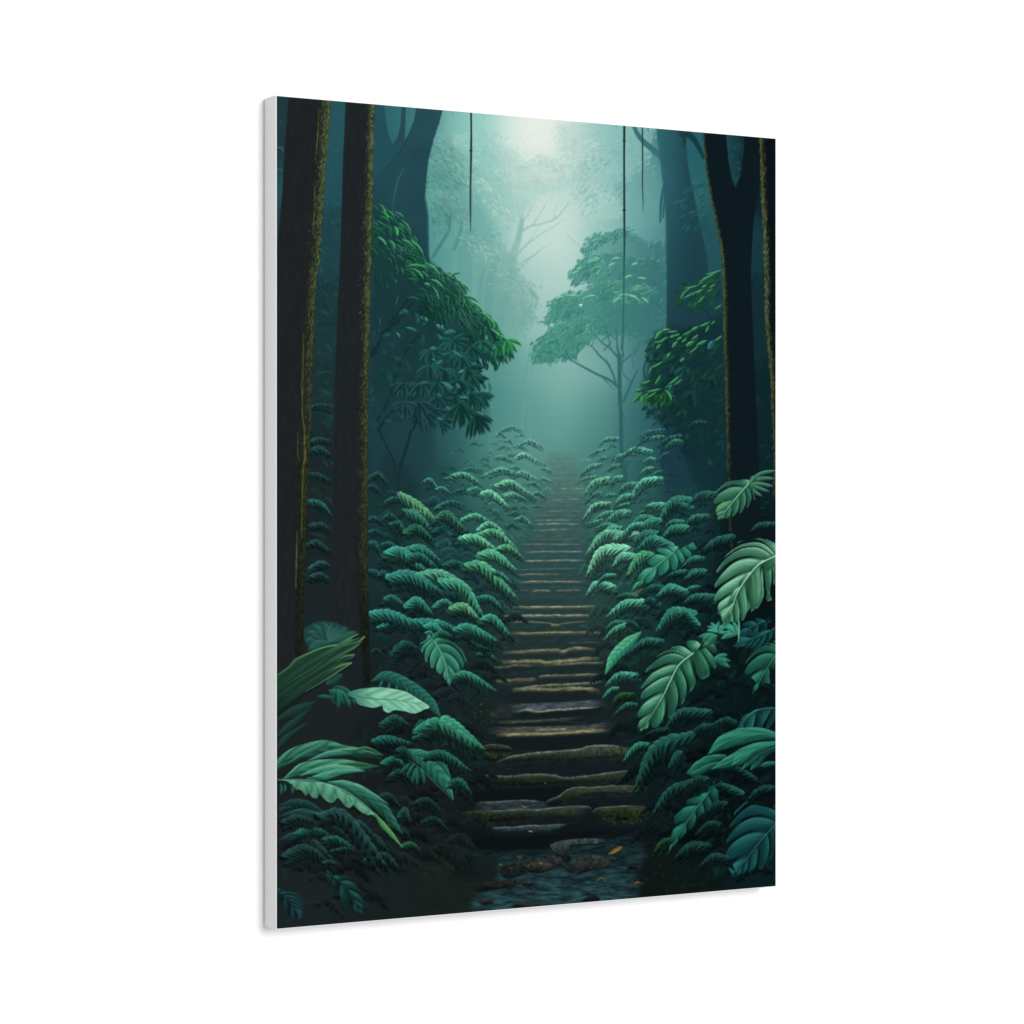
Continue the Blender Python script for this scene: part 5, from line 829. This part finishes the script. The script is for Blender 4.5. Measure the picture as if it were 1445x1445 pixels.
# the long leaf with a frilled edge, and its green tip
ribbon(t(450,690, 600,710, 760,770, 930,865), [.5,5,6,3.5,.3], leafsh((50,118,98), (108,178,148), (22,66,60), nv=3), m=8)
ribbon(t(560,730, 720,800, 880,900, 960,1000, 1040,1100), [1,6,8,6,.3], leafsh((32,82,70), (50,112,94), (20,52,46), nv=5, vk=.25), m=8)
fr = t(55,672, 180,676, 330,690, 470,705, 560,755, 640,800, 720,860, 820,940, 850,985, 800,945, 770,950, 720,930, 680,895, 650,870, 630,892, 590,880, 550,830, 525,815, 500,850, 460,850, 420,820, 385,780, 370,818, 330,810, 300,775, 280,800, 250,760, 215,745, 205,755, 180,720, 120,680)
def frill(sl):
    x, y = XX[sl], YY[sl]; w = .55*np.sin((x-390)*.34+(y-1100)*.12+3*(NM[sl]-.5)); e = np.clip((y-np.interp(x, [392,440,480,500,530], [1101,1104,1116,1128,1152]))/14, 0, 1)
    return mix(mix((66,138,112), (112,180,144), np.clip(.5+.5*w, 0, 1)), (52,118,96), np.clip(-w-.2, 0, 1)*.9)*(1.02-.2*e)[..., None]
poly(fr+A3((.5, 2)), (14,26,26), .7, 4, 2); poly(fr, frill, 1, 1, 2)
for x, y in [(300,775),(385,780),(525,800),(640,850)]: ribbon(t(x-30, y-70, x-10, y-20, x, y+10), [.3,1,.3], (34,84,72), .7)
ribbon(t(60,672, 330,680, 560,745, 720,850, 830,950), [.6,1.1,.9,.5], (140,200,168), .7, m=8); ribbon(t(80,665, 330,672, 560,735, 720,840), [.6,1,.6], (24,66,60), .8, m=8)
ribbon(t(820,935, 880,1020, 960,1110, 1040,1205), [.8,4,3.2,.3], leafsh((74,132,76), (112,168,104), (34,84,54)), m=8)
for x, L in [(80,90),(170,80),(110,70)]: petal(*t(x, 700)[0], L/5.558, 1.5, 2.4, leafsh((32,82,72)), .1)
# broad leaf beside the path, lower left
ribbon(t(1090,440, 1160,480, 1250,540, 1350,650, 1440,830), [2,10,13,12,.4], leafsh((38,106,88), (64,140,116), (22,66,60), nv=8, vk=.22), m=8)
for x, y, L, a in [(1130,540,130,2.0),(1150,570,140,1.8),(1160,570,150,1.55),(1180,580,130,1.3),(1100,540,120,2.3)]: petal(*t(x, y)[0], L/5.558, a, 3.2, leafsh((32,92,78), tipk=.3), .1)
ribbon(t(1130,470, 1250,480, 1330,510, 1420,660), [1,6,7,.4], leafsh((34,98,84), (54,124,106), (20,60,56), nv=6), m=8); ribbon(t(1090,520, 1200,600, 1300,700, 1435,830), [.4,.8,.3], (86,150,124), .6, m=8)
t = tile(600,1020,4.817)
many(t, [(20,215,130,210,300,325,50,(34,100,82)),(170,405,240,395,310,480,46,(30,90,72)),(150,120,230,100,330,190,60,(36,98,76)),(0,20,100,0,380,170,90,(48,126,100))])
t = tile(380,980,5.558)
mon(tile(440,1220,5), (130,80,230,160,330,330), [(.1,260,90,20,.1),(.3,330,180,24,.1),(.6,370,280,24,.05),(.1,120,130,22,-.1),(.3,150,210,24,-.1),(.6,220,290,24,-.1),(.95,330,350,18,0)], (24,60,52), ribc=(50,90,80), sc=.6)
mon(tile(380,1230,5), (20,120,120,200,200,320), [(.2,180,140,30,.1),(.5,250,230,30,.1),(.2,60,230,30,-.1),(.6,130,330,30,-.1)], (26,54,54), ribc=(44,74,70), sc=.6)
# weave of the cloth in the ink, very slight
B *= (1+.008*(np.random.default_rng(9).random((BH, 1)).astype(np.float32)-.5)*2+.02*(NF-.5))[..., None]
B = np.clip(B, 0, 255)

# ---------------------------------------------------------------------------
# THE CANVAS: a stretched print, white cloth wrapped round its sides
# ---------------------------------------------------------------------------
art = bpy.data.objects.new('canvas_print', None); scene.collection.objects.link(art); art.location = (0, 0, CZ)
art['label'] = 'tall white-edged canvas print of misty green jungle with stone steps, hanging on white wall'
art['category'] = 'canvas print'
FR = .0007                                             # radius of the fold at the front edge
NX, NY = 800, 1240
u = np.linspace(0, 1, NX, dtype=np.float32); v = np.linspace(0, 1, NY, dtype=np.float32)
U, V = np.meshgrid(u, v)
# the picture was worked out on an obliquely drawn sheet: flatten it onto the cloth (plane projective map)
src = [(0, 0), (1, 0), (1, 1), (0, 1)]; dst = [(389.3, 133.9), (1095.5, 194.7), (1095.5, 1251.4), (389.3, 1312.1)]
M, rhs = [], []
for (a, c), (px, py) in zip(src, dst):
    M.append([a, c, 1, 0, 0, 0, -a*px, -c*px]); rhs.append(px); M.append([0, 0, 0, a, c, 1, -a*py, -c*py]); rhs.append(py)
h = np.linalg.solve(np.array(M, float), np.array(rhs, float))
den = h[6]*U+h[7]*V+1
sx = ((h[0]*U+h[1]*V+h[2])/den-X0)*SC-.5; sy = ((h[3]*U+h[4]*V+h[5])/den-Y0)*SC-.5
ix = np.clip(sx.astype(int), 0, BW-2); iy = np.clip(sy.astype(int), 0, BH-2); fx = (sx-ix)[..., None]; fy = (sy-iy)[..., None]
srgb = (B[iy, ix]*(1-fx)+B[iy, ix+1]*fx)*(1-fy)+(B[iy+1, ix]*(1-fx)+B[iy+1, ix+1]*fx)*fy
srgb = np.clip(srgb/255, 0, 1)
lin = np.where(srgb <= .04045, srgb/12.92, ((srgb+.055)/1.055)**2.4)/LIGHT_ON_FACE
co = np.zeros((NY, NX, 3), np.float32)
co[..., 0] = (U-.5)*(CW-2*FR); co[..., 2] = (.5-V)*(CH-2*FR)
idx = np.arange(NX*NY).reshape(NY, NX)
quads = np.stack([idx[1:, :-1], idx[1:, 1:], idx[:-1, 1:], idx[:-1, :-1]], -1).reshape(-1, 4)
me = bpy.data.meshes.new('printed_face')
me.vertices.add(NX*NY); me.vertices.foreach_set('co', co.ravel())
me.loops.add(quads.size); me.loops.foreach_set('vertex_index', quads.ravel().astype(np.int32))
me.polygons.add(len(quads)); me.polygons.foreach_set('loop_start', np.arange(0, quads.size, 4, dtype=np.int32))
me.update(calc_edges=True)
at = me.color_attributes.new('ink', 'FLOAT_COLOR', 'POINT')
at.data.foreach_set('color', np.concatenate([lin, np.ones((NY, NX, 1))], -1).astype(np.float32).ravel())
face = link('printed_face', me, m_print, art)
# wrapped sides: rounded fold in front, soft turn at the back, corners slightly drawn in
prof = [(FR*(1-math.sin(a)), FR*(1-math.cos(a))) for a in [math.pi/2*k/5 for k in range(6)]]   # (inset, depth)
prof += [(-.00006, CT*.3), (-.0001, CT*.6), (.0, CT*.92), (.0002, CT*.97), (.0006, CT)]
bm = bmesh.new(); rings = []
def corner(cx, cz, sx_, sz_, r, n=4):
    out = []
    for k in range(n+1):
        a = math.pi/2*k/n; out.append((cx+sx_*(r*math.cos(a)-r), cz+sz_*(r*math.sin(a)-r)))
    return out
for ins, dep in prof:
    hw, hh, r = CW/2-ins, CH/2-ins, .0002+.0012*dep/CT
    ring = corner(hw, hh, 1, 1, r)+corner(-hw, hh, -1, 1, r)[::-1]+corner(-hw, -hh, -1, -1, r)+corner(hw, -hh, 1, -1, r)[::-1]
    rings.append([bm.verts.new((x, dep, z)) for x, z in ring])
n = len(rings[0])
for a, c in zip(rings, rings[1:]):
    for k in range(n): bm.faces.new((a[k], a[(k+1) % n], c[(k+1) % n], c[k]))
bm.faces.new(rings[-1])
bmesh.ops.recalc_face_normals(bm, faces=bm.faces)
for f in bm.faces: f.smooth = len(f.verts) == 4
me = bpy.data.meshes.new('canvas_edge'); bm.to_mesh(me); bm.free()
link('canvas_edge', me, m_cloth, art)
